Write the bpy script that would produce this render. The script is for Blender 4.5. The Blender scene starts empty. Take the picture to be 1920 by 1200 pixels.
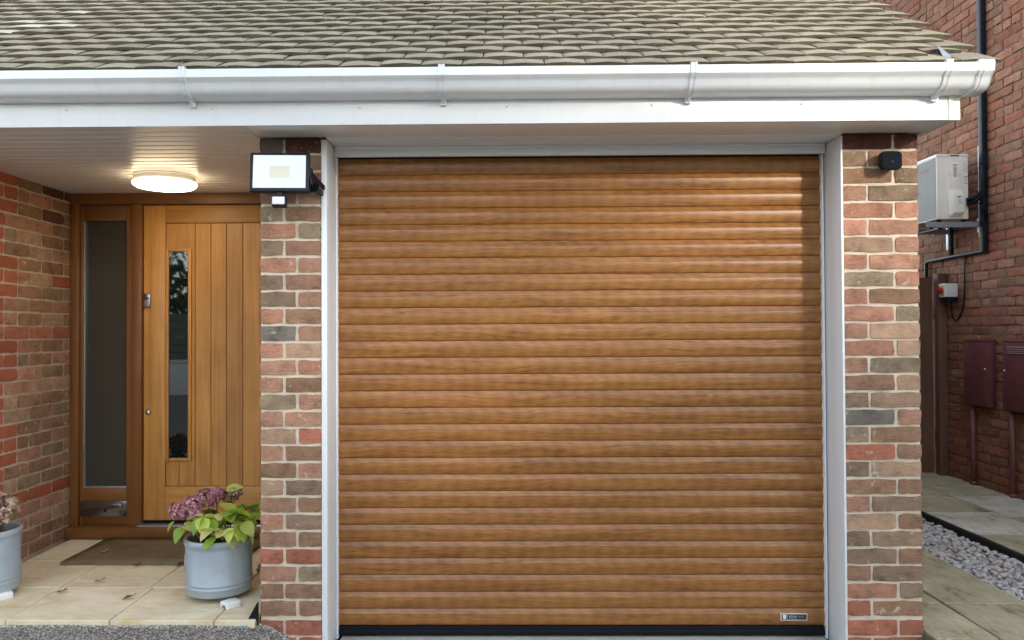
import bpy, bmesh, math, random
from mathutils import Vector, Matrix, noise
R = math.radians
random.seed(7)
sc = bpy.context.scene
col = sc.collection

# ------------------------------------------------------------------ camera, world, sun, exposure
CAM = (1.0752, -3.4786, 1.3993)
YAW, PITCH, ROLL, FPX, PPX = -.0126, .0145, -.0047, 1493.66, 928.14
_fw = Vector((math.sin(YAW), math.cos(YAW), 0)); _rt = Vector((math.cos(YAW), -math.sin(YAW), 0)); _up = Vector((0, 0, 1))
FW = _fw * math.cos(PITCH) + _up * math.sin(PITCH); _u2 = _up * math.cos(PITCH) - _fw * math.sin(PITCH)
RT = _rt * math.cos(ROLL) + _u2 * math.sin(ROLL); UP = _u2 * math.cos(ROLL) - _rt * math.sin(ROLL)
cam = bpy.data.cameras.new('camera'); camo = bpy.data.objects.new('camera', cam); col.objects.link(camo)
cam.sensor_width = 36; cam.lens = FPX / 1920 * 36; cam.shift_x = (960 - PPX) / 1920
cam.clip_start = .05; cam.clip_end = 500
m3 = Matrix((RT, UP, -FW)).transposed(); camo.matrix_world = Matrix.Translation(CAM) @ m3.to_4x4()
sc.camera = camo

SUN_EL, SUN_AZ = 14.0, 27.0          # azimuth towards +X from the -Y direction
world = bpy.data.worlds.new('World'); sc.world = world; world.use_nodes = True
wn = world.node_tree.nodes; wl = world.node_tree.links
bg = wn['Background']; sky = wn.new('ShaderNodeTexSky'); sky.sky_type = 'NISHITA'; sky.sun_disc = False
sky.sun_elevation = R(SUN_EL); sky.sun_rotation = R(180 - SUN_AZ); sky.air_density = 1.0; sky.dust_density = .4; sky.ozone_density = 2.5
hs = wn.new('ShaderNodeHueSaturation'); hs.inputs['Saturation'].default_value = .38; wl.new(sky.outputs[0], hs.inputs['Color']); wl.new(hs.outputs[0], bg.inputs[0]); bg.inputs[1].default_value = .15
sl = bpy.data.lights.new('sun', 'SUN'); sl.energy = .55; sl.angle = R(3); sl.color = (1, .88, .72)
so = bpy.data.objects.new('sun', sl); col.objects.link(so)
sd = Vector((math.sin(R(SUN_AZ)) * math.cos(R(SUN_EL)), -math.cos(R(SUN_AZ)) * math.cos(R(SUN_EL)), math.sin(R(SUN_EL))))
so.rotation_euler = sd.to_track_quat('Z', 'Y').to_euler(); so.location = (6, -9, 6)
sc.view_settings.view_transform = 'Standard'; sc.view_settings.look = 'None'; sc.view_settings.gamma = 1
sc.view_settings.use_curve_mapping = False; sc.view_settings.exposure = 2.38
sc.cycles.use_denoising = True; sc.cycles.max_bounces = 6; sc.cycles.caustics_reflective = False; sc.cycles.caustics_refractive = False

def project(p):
    d = Vector(p) - Vector(CAM); z = d.dot(FW)
    return (PPX + FPX * d.dot(RT) / z, 600 - FPX * d.dot(UP) / z, z) if z > .01 else (1e9, 1e9, z)

# ------------------------------------------------------------------ materials
def lin(h):
    return tuple(((c / 255 / 12.92) if c / 255 <= .04045 else ((c / 255 + .055) / 1.055) ** 2.4) for c in h) + (1,)
class Nt:
    def __init__(s, name):
        s.m = bpy.data.materials.new(name); s.m.use_nodes = True; s.n = s.m.node_tree.nodes; s.l = s.m.node_tree.links
        s.b = s.n['Principled BSDF']
    def new(s, t, **kw):
        n = s.n.new(t)
        for k, v in kw.items():
            if k.startswith('i_'): 
                key = k[2:]; key = int(key) if key.isdigit() else key.replace('_', ' ')
                n.inputs[key].default_value = v
            else: setattr(n, k, v)
        return n
    def link(s, a, b): s.l.new(a, b)
    def coords(s, scale=(1, 1, 1), rand=True, kind='Object'):
        tc = s.new('ShaderNodeTexCoord'); out = tc.outputs[kind]
        if rand:
            oi = s.new('ShaderNodeObjectInfo')
            vm = s.new('ShaderNodeVectorMath', operation='SCALE'); vm.inputs[0].default_value = (37.3, 11.7, 23.1)
            s.link(oi.outputs['Random'], vm.inputs['Scale'])
            ad = s.new('ShaderNodeVectorMath', operation='ADD'); s.link(out, ad.inputs[0]); s.link(vm.outputs[0], ad.inputs[1]); out = ad.outputs[0]
        mp = s.new('ShaderNodeMapping'); mp.inputs['Scale'].default_value = scale; s.link(out, mp.inputs[0])
        return mp.outputs[0]
    def noise(s, vec, scale, detail=4, rough=.6, dist=0):
        n = s.new('ShaderNodeTexNoise'); n.inputs['Scale'].default_value = scale; n.inputs['Detail'].default_value = detail
        n.inputs['Roughness'].default_value = rough; n.inputs['Distortion'].default_value = dist
        if vec is not None: s.link(vec, n.inputs['Vector'])
        return n.outputs['Fac']
    def ramp(s, fac, stops):
        r = s.new('ShaderNodeValToRGB'); e = r.color_ramp.elements
        while len(e) < len(stops): e.new(.5)
        for q, (p, c) in zip(e, stops): q.position = p; q.color = c if len(c) == 4 else tuple(c) + (1,)
        s.link(fac, r.inputs[0]); return r.outputs[0]
    def mix(s, fac, a, b, mode='MIX'):
        n = s.new('ShaderNodeMix', data_type='RGBA', blend_type=mode)
        for v, i in ((fac, 0), (a, 6), (b, 7)):
            if hasattr(v, 'links'): s.link(v, n.inputs[i])
            else: n.inputs[i].default_value = v if i == 0 or len(v) == 4 else tuple(v) + (1,)
        return n.outputs[2]
    def math(s, op, a, b=0.0):
        n = s.new('ShaderNodeMath', operation=op)
        for v, i in ((a, 0), (b, 1)):
            if hasattr(v, 'links'): s.link(v, n.inputs[i])
            else: n.inputs[i].default_value = v
        return n.outputs[0]
    def bump(s, h, strength=.3, dist=.002):
        n = s.new('ShaderNodeBump'); n.inputs['Strength'].default_value = strength; n.inputs['Distance'].default_value = dist
        s.link(h, n.inputs['Height']); s.link(n.outputs[0], s.b.inputs['Normal'])
    def fin(s, color=None, rough=.6, metal=0, **kw):
        if color is not None:
            if hasattr(color, 'links'): s.link(color, s.b.inputs['Base Color'])
            else: s.b.inputs['Base Color'].default_value = tuple(color)[:3] + (1,)
        if hasattr(rough, 'links'): s.link(rough, s.b.inputs['Roughness'])
        else: s.b.inputs['Roughness'].default_value = rough
        s.b.inputs['Metallic'].default_value = metal
        for k, v in kw.items(): s.b.inputs[k.replace('_', ' ')].default_value = v
        return s.m
M = {}
def plain(name, c, rough=.5, metal=0, var=.12, scale=14, bump=0, **kw):
    t = Nt(name); v = t.coords()
    f = t.noise(v, scale, 5); f2 = t.noise(v, scale * 9, 3)
    f = t.math('ADD', t.math('MULTIPLY', f, .7), t.math('MULTIPLY', f2, .3))
    cc = t.ramp(f, [(.25, tuple(x * (1 - var) for x in c[:3])), (.75, tuple(min(1, x * (1 + var)) for x in c[:3]))])
    if bump: t.bump(f2, bump, .001)
    M[name] = t.fin(cc, rough, metal, **kw); return M[name]

MORTAR = (.66, .56, .44)
def brick_mat(name, c, dark=.46, smear=.045, mort=MORTAR):
    t = Nt(name); v = t.coords((1, 1, 1)); st = t.coords((1, 1, 3.2))
    a = t.noise(v, 14, 5, .65); b = t.noise(st, 42, 4, .7, .8); oi = t.new('ShaderNodeObjectInfo')
    f = t.math('ADD', t.math('MULTIPLY', a, .6), t.math('MULTIPLY', b, .4))
    c2 = t.ramp(f, [(.32, tuple(x * dark for x in c)), (.5, c), (.72, tuple(min(1, x * 1.38) for x in c))])
    dk = t.ramp(t.noise(st, 22, 5, .75, 1.5), [(.66, (0, 0, 0)), (.74, (1, 1, 1))])
    c3 = t.mix(t.math('MULTIPLY', dk, .7), c2, tuple(x * .42 for x in c))
    ef = t.ramp(t.noise(v, 17, 5, .7, .6), [(.66 - smear, (0, 0, 0)), (.74 - smear, (1, 1, 1))])
    c4 = t.mix(t.math('MULTIPLY', ef, .72), c3, mort)
    sp = t.ramp(t.noise(v, 160, 2), [(.69, (0, 0, 0)), (.73, (1, 1, 1))])
    c5 = t.mix(t.math('MULTIPLY', sp, .5), c4, tuple(min(1, x * 1.7) for x in c))
    hv = t.new('ShaderNodeHueSaturation'); t.link(c5, hv.inputs['Color'])
    t.link(t.math('ADD', t.math('MULTIPLY', oi.outputs['Random'], .3), .86), hv.inputs['Value'])
    h = t.math('ADD', t.math('MULTIPLY', t.noise(st, 36, 6, .75, 1.4), 1.0), t.math('MULTIPLY', t.noise(v, 240, 2), .35))
    t.bump(h, .9, .008)
    M[name] = t.fin(hv.outputs[0], .9, Specular_IOR_Level=.25); return M[name]
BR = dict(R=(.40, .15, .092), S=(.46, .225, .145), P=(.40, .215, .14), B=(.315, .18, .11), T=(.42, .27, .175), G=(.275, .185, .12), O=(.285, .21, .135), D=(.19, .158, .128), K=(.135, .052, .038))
for k, c in BR.items(): brick_mat('brick_' + k, c)
for k, c in dict(a=(.41, .13, .07), b=(.36, .112, .06)).items(): brick_mat('quoin_' + k, c, .8, -.06)
for k, c in dict(a=(.33, .155, .095), b=(.285, .132, .08), c=(.36, .18, .11), d=(.33, .13, .075), e=(.30, .16, .10)).items(): brick_mat('rustic_' + k, c, .55, -.04, (.30, .22, .16))
def mortar_mat(name, c):
    t = Nt(name); v = t.coords(rand=False); a = t.noise(v, 12, 5); b = t.noise(v, 180, 3, .7)
    f = t.math('ADD', t.math('MULTIPLY', a, .6), t.math('MULTIPLY', b, .4))
    cc = t.ramp(f, [(.3, tuple(x * .68 for x in c)), (.55, c), (.75, tuple(min(1, x * 1.12) for x in c))])
    t.bump(t.math('ADD', b, t.noise(v, 45, 4)), .8, .004); M[name] = t.fin(cc, .95, Specular_IOR_Level=.1); return M[name]
mortar_mat('mortar', (.68, .585, .46)); mortar_mat('mortar_grey', (.56, .46, .35)); mortar_mat('mortar_rustic', (.26, .185, .135))

def upvc(name, c, rough=.28, dirt=.25, sc_=(6, 6, .8)):
    t = Nt(name); v = t.coords(rand=False)
    st = t.coords(sc_, rand=False)
    f = t.noise(st, 3.5, 6, .65); d = t.ramp(f, [(.5, (0, 0, 0)), (.8, (1, 1, 1))])
    cc = t.mix(t.math('MULTIPLY', d, dirt), c, tuple(x * y for x, y in zip(c, (.72, .68, .60))))
    sp = t.ramp(t.noise(v, 60, 3), [(.70, (0, 0, 0)), (.75, (1, 1, 1))])
    cc = t.mix(t.math('MULTIPLY', sp, dirt * .5), cc, (.45, .42, .36))
    M[name] = t.fin(cc, rough); return M[name]
upvc('upvc', (.73, .745, .755), .28, .25); upvc('upvc_soffit', (.82, .81, .79), .32, .03, (.4, .4, .4)); upvc('upvc_gutter', (.73, .745, .755), .25, .3); upvc('upvc_cream', (.80, .78, .66), .4, .3)

def slat_mat():
    t = Nt('oak_foil'); v = t.coords((1, 1, 1))
    def sc_(vec, s):
        mp = t.new('ShaderNodeMapping'); mp.inputs['Scale'].default_value = s; t.link(vec, mp.inputs[0]); return mp.outputs[0]
    warp = t.noise(sc_(v, (2.2, 6, 14)), 1, 3, .5)
    vv = t.new('ShaderNodeVectorMath', operation='ADD'); t.link(v, vv.inputs[0])
    cx = t.new('ShaderNodeCombineXYZ'); t.link(t.math('MULTIPLY', warp, .09), cx.inputs[2]); t.link(cx.outputs[0], vv.inputs[1])
    g1 = t.noise(sc_(vv.outputs[0], (1.6, 20, 42)), 1, 5, .62, .5)
    g2 = t.noise(sc_(vv.outputs[0], (7, 60, 330)), 1, 4, .7)
    wv = t.new('ShaderNodeTexWave', wave_type='RINGS', rings_direction='Z'); wv.inputs['Scale'].default_value = 1; wv.inputs['Distortion'].default_value = 3.5; wv.inputs['Detail'].default_value = 3; wv.inputs['Detail Scale'].default_value = 1.2
    t.link(sc_(vv.outputs[0], (5.5, 14, 62)), wv.inputs['Vector'])
    blot = t.noise(sc_(v, (3.2, 4, 9)), 1, 3, .55, .8)
    f = t.math('ADD', t.math('MULTIPLY', g1, .30), t.math('MULTIPLY', g2, .20)); f = t.math('ADD', f, t.math('MULTIPLY', wv.outputs['Fac'], .05)); f = t.math('ADD', f, t.math('MULTIPLY', blot, .10)); gm = t.noise(sc_(vv.outputs[0], (5, 60, 175)), 1, 5, .68, .7); f = t.math('ADD', f, t.math('MULTIPLY', gm, .36))
    cc = t.ramp(f, [(.36, (.098, .032, .0065)), (.47, (.222, .088, .021)), (.57, (.310, .135, .036)), (.70, (.42, .215, .078))])
    kn = t.ramp(t.noise(sc_(v, (4.2, 4, 13)), 1, 3, .55, 1.2), [(.64, (0, 0, 0)), (.76, (1, 1, 1))])
    cc = t.mix(t.math('MULTIPLY', kn, .5), cc, (.13, .05, .014))
    t.bump(t.math('ADD', g2, t.math('MULTIPLY', g1, .5)), .22, .0012)
    M['oak_foil'] = t.fin(cc, .34, Specular_IOR_Level=.5)
slat_mat()
def wood_mat(name, c, axis=2, rough=.42, fine=1.0):
    t = Nt(name); s1 = [26, 26, 26]; s1[axis] = 1.1; s2 = [190, 190, 190]; s2[axis] = 4.5
    v1 = t.coords(s1); v2 = t.coords(s2); v3 = t.coords((3, 3, 3))
    g1 = t.noise(v1, 1, 5, .6, .8); g2 = t.noise(v2, 1, 4, .7); g3 = t.noise(v3, 1, 3)
    f = t.math('ADD', t.math('MULTIPLY', g1, .48), t.math('MULTIPLY', g2, .27 * fine)); f = t.math('ADD', f, t.math('MULTIPLY', g3, .3))
    cc = t.ramp(f, [(.34, tuple(x * .55 for x in c)), (.52, c), (.72, tuple(min(1, x * 1.38) for x in c))])
    oi = t.new('ShaderNodeObjectInfo'); hv = t.new('ShaderNodeHueSaturation'); t.link(cc, hv.inputs['Color'])
    t.link(t.math('ADD', t.math('MULTIPLY', oi.outputs['Random'], .22), .89), hv.inputs['Value'])
    t.bump(t.math('ADD', g2, g1), .2, .001); M[name] = t.fin(hv.outputs[0], rough); return M[name]
wood_mat('oak_door', (.46, .225, .058)); wood_mat('oak_rail', (.45, .22, .056), 0); wood_mat('oak_frame', (.195, .078, .02)); wood_mat('oak_frame_rail', (.175, .07, .018), 0)
wood_mat('gate_wood', (.13, .062, .038), 2, .8)

def tile_mat(name, c, moss=.5):
    t = Nt(name); v = t.coords(); a = t.noise(v, 9, 5, .6); b = t.noise(v, 90, 3, .7)
    f = t.math('ADD', t.math('MULTIPLY', a, .6), t.math('MULTIPLY', b, .4))
    cc = t.ramp(f, [(.3, tuple(x * .7 for x in c)), (.52, c), (.75, tuple(min(1, x * 1.25) for x in c))])
    ms = t.ramp(t.noise(v, 30, 5, .7), [(.56, (0, 0, 0)), (.70, (1, 1, 1))])
    cc = t.mix(t.math('MULTIPLY', ms, moss), cc, (.115, .105, .055))
    wh = t.ramp(t.noise(v, 75, 2, .5), [(.735, (0, 0, 0)), (.75, (1, 1, 1))]); cc = t.mix(t.math('MULTIPLY', wh, .8), cc, (.62, .60, .52))
    oi = t.new('ShaderNodeObjectInfo'); hv = t.new('ShaderNodeHueSaturation'); t.link(cc, hv.inputs['Color'])
    t.link(t.math('ADD', t.math('MULTIPLY', oi.outputs['Random'], .26), .87), hv.inputs['Value'])
    t.bump(t.math('ADD', b, t.noise(v, 25, 4)), .5, .003); M[name] = t.fin(hv.outputs[0], .95, Specular_IOR_Level=.15)
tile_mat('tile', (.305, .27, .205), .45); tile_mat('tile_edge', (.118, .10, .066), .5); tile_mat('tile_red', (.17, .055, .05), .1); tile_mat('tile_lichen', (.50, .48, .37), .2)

def slab_mat(name, c, c2, stain, rough=.85, streak=(3, 11, 3)):
    t = Nt(name); v = t.coords(); sv = t.coords(streak)
    a = t.noise(v, 3.2, 6, .62, .4); b = t.noise(sv, 3, 6, .7, .6); g = t.noise(v, 120, 3)
    f = t.math('ADD', t.math('MULTIPLY', a, .55), t.math('MULTIPLY', b, .45))
    cc = t.ramp(f, [(.36, stain), (.45, tuple(x * .86 for x in c)), (.54, c), (.68, c2)])
    sp = t.ramp(t.noise(sv, 11, 5, .75), [(.64, (0, 0, 0)), (.72, (1, 1, 1))]); cc = t.mix(t.math('MULTIPLY', sp, .5), cc, stain)
    t.bump(t.math('ADD', t.math('MULTIPLY', b, 1.5), g), .5, .004); M[name] = t.fin(cc, rough, Specular_IOR_Level=.3)
slab_mat('sandstone', (.74, .645, .45), (.80, .74, .59), (.62, .45, .21), .8, (3, 8, 3)); slab_mat('path_slab', (.44, .395, .25), (.62, .56, .39), (.17, .16, .075), .9, (9, 2.2, 3))
slab_mat('path_slab_pale', (.58, .54, .43), (.76, .74, .66), (.30, .28, .2), .9, (9, 2.2, 3))
slab_mat('concrete', (.48, .47, .43), (.56, .55, .51), (.38, .36, .31)); slab_mat('joint_sand', (.34, .27, .17), (.42, .34, .22), (.2, .16, .1)); slab_mat('joint_fill', (.16, .14, .095), (.2, .18, .13), (.10, .095, .05))
def tarmac_mat():
    t = Nt('tarmac'); v = t.coords(rand=False)
    vo = t.new('ShaderNodeTexVoronoi'); vo.inputs['Scale'].default_value = 150; t.link(v, vo.inputs['Vector'])
    oi = t.new('ShaderNodeSeparateColor'); t.link(vo.outputs['Color'], oi.inputs[0])
    n = t.noise(v, 3, 4); f = t.math('ADD', t.math('MULTIPLY', oi.outputs[0], .8), t.math('MULTIPLY', n, .3))
    cc = t.ramp(f, [(.15, (.11, .10, .085)), (.5, (.33, .31, .265)), (.8, (.55, .52, .46)), (1, (.74, .71, .64))])
    ed = t.ramp(vo.outputs['Distance'], [(.25, (1, 1, 1)), (.75, (.25, .25, .25))])
    cc = t.mix(1.0, cc, ed, 'MULTIPLY')
    t.bump(t.math('SUBTRACT', 1.0, vo.outputs['Distance']), .9, .006); M['tarmac'] = t.fin(cc, .9)
tarmac_mat()
def pebble_mat():
    t = Nt('pebble'); g = t.new('ShaderNodeNewGeometry'); v = t.coords(rand=False)
    cc = t.ramp(g.outputs['Random Per Island'], [(0, (.22, .23, .24)), (.25, (.46, .46, .44)), (.45, (.66, .65, .62)), (.62, (.42, .42, .40)), (.8, (.60, .55, .45)), (.93, (.48, .40, .33)), (1, (.30, .14, .11))])
    n = t.noise(v, 90, 4); cc = t.mix(.35, cc, t.ramp(n, [(.3, (.25, .25, .24)), (.7, (.7, .69, .66))]))
    M['pebble'] = t.fin(cc, .65)
pebble_mat()
def glaze_mat(name, c):
    t = Nt(name); v = t.coords(); a = t.noise(v, 11, 4); b = t.noise(v, 130, 2)
    cc = t.ramp(a, [(.3, tuple(x * .88 for x in c)), (.7, tuple(x * 1.08 for x in c))])
    sp = t.ramp(b, [(.66, (0, 0, 0)), (.72, (1, 1, 1))]); cc = t.mix(t.math('MULTIPLY', sp, .4), cc, tuple(x * .65 for x in c))
    M[name] = t.fin(cc, .32, Coat_Weight=.3, Coat_Roughness=.2)
glaze_mat('glaze_blue', (.32, .375, .415))
def mat_mat():
    t = Nt('coir'); v = t.coords(rand=False); a = t.noise(v, 5, 4); b = t.noise(v, 230, 3, .8)
    cc = t.ramp(t.math('ADD', t.math('MULTIPLY', a, .4), t.math('MULTIPLY', b, .6)), [(.3, (.09, .068, .04)), (.55, (.25, .19, .115)), (.8, (.42, .33, .21))])
    t.bump(b, 1, .006); M['coir'] = t.fin(cc, 1, Specular_IOR_Level=.05)
mat_mat()
plain('black_plastic', (.010, .011, .014), .5, var=.2, Specular_IOR_Level=.12); plain('navy_plastic', (.007, .010, .018), .5, var=.15, Specular_IOR_Level=.3); plain('rubber', (.007, .008, .012), .7, Specular_IOR_Level=.12)
plain('steel', (.55, .56, .58), .28, 1, .1); plain('galvanised', (.36, .41, .45), .45, .6, .15, 30); plain('stainless_dark', (.30, .30, .33), .22, 1, .15, 6); plain('alu_sill', (.80, .80, .82), .25, .8)
plain('lead', (.16, .20, .25), .6, .2, .3, 8); plain('white_metal', (.86, .84, .76), .4, 0, .04); plain('fan_grille', (.20, .19, .175), .6); plain('maroon', (.145, .042, .045), .45, 0, .25, 9)
plain('maroon_pipe', (.17, .06, .055), .5, 0, .3, 9); plain('print_grey', (.24, .25, .25), .6); plain('print_red', (.32, .02, .03), .5); plain('print_black', (.03, .03, .035), .5); plain('plate_dark', (.025, .025, .03), .35)
plain('plate_white', (.75, .75, .72), .5); plain('plate_grey', (.33, .34, .28), .5); plain('switch_yellow', (.65, .42, .06), .5); plain('switch_red', (.35, .012, .015), .4); plain('white_plastic', (.74, .76, .76), .45, var=.05)
plain('lamp_base', (.75, .74, .70), .4, var=.04); plain('porcelain', (.72, .73, .74), .25, var=.08, scale=40); plain('soil', (.018, .013, .010), 1, var=.4, scale=60); plain('stem', (.10, .075, .035), .8, var=.3)
plain('dead_leaf', (.16, .09, .045), .8, var=.4, scale=30); plain('dead_leaf_pale', (.42, .33, .17), .8, var=.3, scale=30); plain('blue_scrap', (.18, .30, .45), .5); plain('render_wall', (.22, .12, .085), .9, var=.25); plain('edging', (.012, .011, .010), .8, var=.3)
plain('fence_green', (.12, .14, .11), .7); plain('flood_glass', (.70, .78, .77), .12, var=.03, Coat_Weight=1.0, Coat_Roughness=.03); plain('led_chip', (.68, .66, .52), .4, var=.05, scale=200); plain('sensor_white', (.72, .74, .78), .35, var=.04)
def leaf_mat(name, c, c2):
    t = Nt(name); v = t.coords(); a = t.noise(v, 22, 4); oi = t.new('ShaderNodeObjectInfo')
    cc = t.ramp(a, [(.35, c), (.65, c2)]); hv = t.new('ShaderNodeHueSaturation'); t.link(cc, hv.inputs['Color']); t.link(t.math('ADD', t.math('MULTIPLY', oi.outputs['Random'], .4), .8), hv.inputs['Value'])
    t.link(hv.outputs[0], t.b.inputs['Base Color']); M[name] = t.fin(hv.outputs[0], .45, Subsurface_Weight=0.0)
    tr = t.new('ShaderNodeBsdfTranslucent'); t.link(hv.outputs[0], tr.inputs[0]); mx = t.new('ShaderNodeMixShader'); mx.inputs[0].default_value = .45
    t.link(t.b.outputs[0], mx.inputs[1]); t.link(tr.outputs[0], mx.inputs[2]); t.link(mx.outputs[0], t.n['Material Output'].inputs[0])
leaf_mat('leaf_green', (.26, .46, .05), (.42, .58, .09)); leaf_mat('leaf_lime', (.54, .66, .11), (.66, .72, .18)); leaf_mat('leaf_yellow', (.68, .62, .18), (.72, .67, .34)); leaf_mat('leaf_dark', (.05, .10, .02), (.09, .15, .03))
def petal_mat(name, stops):
    t = Nt(name); g = t.new('ShaderNodeNewGeometry'); M[name] = t.fin(t.ramp(g.outputs['Random Per Island'], stops), .7)
petal_mat('petal_pink', [(0, (.16, .05, .07)), (.25, (.30, .08, .13)), (.5, (.42, .15, .22)), (.75, (.50, .24, .29)), (.9, (.46, .33, .2)), (1, (.66, .52, .36))])
petal_mat('petal_faded', [(0, (.10, .04, .05)), (.4, (.22, .11, .09)), (.75, (.36, .24, .15)), (1, (.5, .4, .26))])
petal_mat('petal_brown', [(0, (.12, .06, .04)), (.35, (.30, .18, .12)), (.7, (.45, .30, .21)), (1, (.55, .40, .30))])
def glass_mat(name, c, rough, tint):
    t = Nt(name); M[name] = t.fin(c, rough, Specular_IOR_Level=tint)
glass_mat('door_glass', (.006, .010, .009), .02, .9); glass_mat('side_glass', (.048, .046, .037), .2, .6); glass_mat('lens', (.004, .006, .013), .6, .06)
def emis(name, c, s):
    t = Nt(name); M[name] = t.fin((.8, .75, .65), .4); t.b.inputs['Emission Color'].default_value = c + (1,); t.b.inputs['Emission Strength'].default_value = s
emis('lamp_glow', (1, .78, .48), 3.2)

# ------------------------------------------------------------------ mesh builder
ORG = Vector((0, 0, 0))
class MB:
    def __init__(s): s.v = []; s.f = []; s.m = []; s.sm = []
    def add(s, verts, faces, mi=0, smooth=False):
        o = len(s.v); s.v += [Vector(q) for q in verts]
        for f in faces: s.f.append([i + o for i in f]); s.m.append(mi); s.sm.append(smooth)
        return s
    def box(s, a, b, mi=0):
        (x0, y0, z0), (x1, y1, z1) = a, b
        return s.add([(x0, y0, z0), (x1, y0, z0), (x1, y1, z0), (x0, y1, z0), (x0, y0, z1), (x1, y0, z1), (x1, y1, z1), (x0, y1, z1)],
                     [(0, 3, 2, 1), (4, 5, 6, 7), (0, 1, 5, 4), (1, 2, 6, 5), (2, 3, 7, 6), (3, 0, 4, 7)], mi)
    def prism(s, prof, h0, h1, axis='X', mi=0, smooth=False, caps=True):
        def P(a, b, h): return {'X': (h, a, b), 'Y': (a, h, b), 'Z': (a, b, h)}[axis]
        n = len(prof); o = len(s.v); s.v += [Vector(P(a, b, h0)) for a, b in prof] + [Vector(P(a, b, h1)) for a, b in prof]
        for i in range(n):
            j = (i + 1) % n; s.f.append([o + i, o + j, o + n + j, o + n + i]); s.m.append(mi); s.sm.append(smooth)
        if caps:
            s.f.append([o + i for i in range(n)][::-1]); s.m.append(mi); s.sm.append(False); s.f.append([o + n + i for i in range(n)]); s.m.append(mi); s.sm.append(False)
        return s
    def tube(s, pts, r, n=8, mi=0, cap=True):
        pts = [Vector(p) for p in pts]; o = len(s.v); prev = None
        for i, p in enumerate(pts):
            d = (pts[min(i + 1, len(pts) - 1)] - pts[max(i - 1, 0)]).normalized()
            a = prev - d * prev.dot(d) if prev else d.orthogonal()
            a.normalize(); b = d.cross(a); prev = a; rr = r[i] if isinstance(r, (list, tuple)) else r
            for k in range(n): s.v.append(p + (a * math.cos(2 * math.pi * k / n) + b * math.sin(2 * math.pi * k / n)) * rr)
        for i in range(len(pts) - 1):
            for k in range(n):
                q = o + i * n; j = (k + 1) % n; s.f.append([q + k, q + j, q + n + j, q + n + k]); s.m.append(mi); s.sm.append(True)
        if cap:
            for q, rv in ((o, True), (o + (len(pts) - 1) * n, False)):
                f = [q + k for k in range(n)]; s.f.append(f[::-1] if rv else f); s.m.append(mi); s.sm.append(False)
        return s
    def lathe(s, prof, c=(0, 0), n=32, mi=0, smooth=True):
        o = len(s.v)
        for r, z in prof:
            for k in range(n): s.v.append(Vector((c[0] + r * math.cos(2 * math.pi * k / n), c[1] + r * math.sin(2 * math.pi * k / n), z)))
        for i in range(len(prof) - 1):
            for k in range(n):
                q = o + i * n; j = (k + 1) % n; s.f.append([q + k, q + j, q + n + j, q + n + k]); s.m.append(mi); s.sm.append(smooth)
        return s
    def build(s, name, mats, parent=None, bevel=0, seg=2, loc=None, sharp=None, recalc=True):
        me = bpy.data.meshes.new(name); off = ORG if loc is None else Vector((0, 0, 0))
        me.from_pydata([v - off for v in s.v], [], s.f)
        for mm in (mats if isinstance(mats, (list, tuple)) else [mats]): me.materials.append(M[mm])
        for p, mi, sm in zip(me.polygons, s.m, s.sm): p.material_index = mi; p.use_smooth = sm
        bm = bmesh.new(); bm.from_mesh(me)
        if recalc: bmesh.ops.recalc_face_normals(bm, faces=bm.faces)
        if bevel:
            ed = [e for e in bm.edges if len(e.link_faces) == 2 and e.calc_face_angle() > .5]
            bmesh.ops.bevel(bm, geom=ed, offset=bevel, segments=seg, affect='EDGES', profile=.5, clamp_overlap=True)
            if seg > 1:
                for f in bm.faces: f.smooth = True
        if sharp is not None or (bevel and seg > 1):
            lim = R(sharp or 25)
            for e in bm.edges:
                if len(e.link_faces) == 2 and e.calc_face_angle(0) > lim: e.smooth = False
        bm.to_mesh(me); bm.free()
        return link(name, me, parent, loc)
def link(name, me, parent=None, loc=None, rz=0):
    o = bpy.data.objects.new(name, me); col.objects.link(o)
    if parent: o.parent = parent
    if loc is not None: o.location = Vector(loc) - (ORG if parent else Vector((0, 0, 0)))
    elif not parent: o.location = ORG
    if rz: o.rotation_euler.z = rz
    return o
def tag(o, label=None, cat=None, group=None, kind=None):
    for k, v in (('label', label), ('category', cat), ('group', group), ('kind', kind)):
        if v: o[k] = v
    return o
def thing(name, base, label, cat, group=None):
    global ORG
    ORG = Vector(base); o = bpy.data.objects.new(name, None); col.objects.link(o); o.location = ORG; o.empty_display_size = .1
    return tag(o, label, cat, group)
def done():
    global ORG
    ORG = Vector((0, 0, 0))
def text_into(mb, s, size, to3, mi, squeeze=1.0):
    """flat raised letters: text laid in (a, b) and mapped by to3(a, b, h)"""
    cu = bpy.data.curves.new('lettering', 'FONT'); cu.body = s; cu.size = size; cu.resolution_u = 2
    ob = bpy.data.objects.new('lettering', cu); col.objects.link(ob)
    me = ob.to_mesh(); vs = [(v.co.x * squeeze, v.co.y) for v in me.vertices]
    mb.add([to3(a, b) for a, b in vs], [list(p.vertices) for p in me.polygons], mi)
    ob.to_mesh_clear(); bpy.data.objects.remove(ob); bpy.data.curves.remove(cu)

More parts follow.
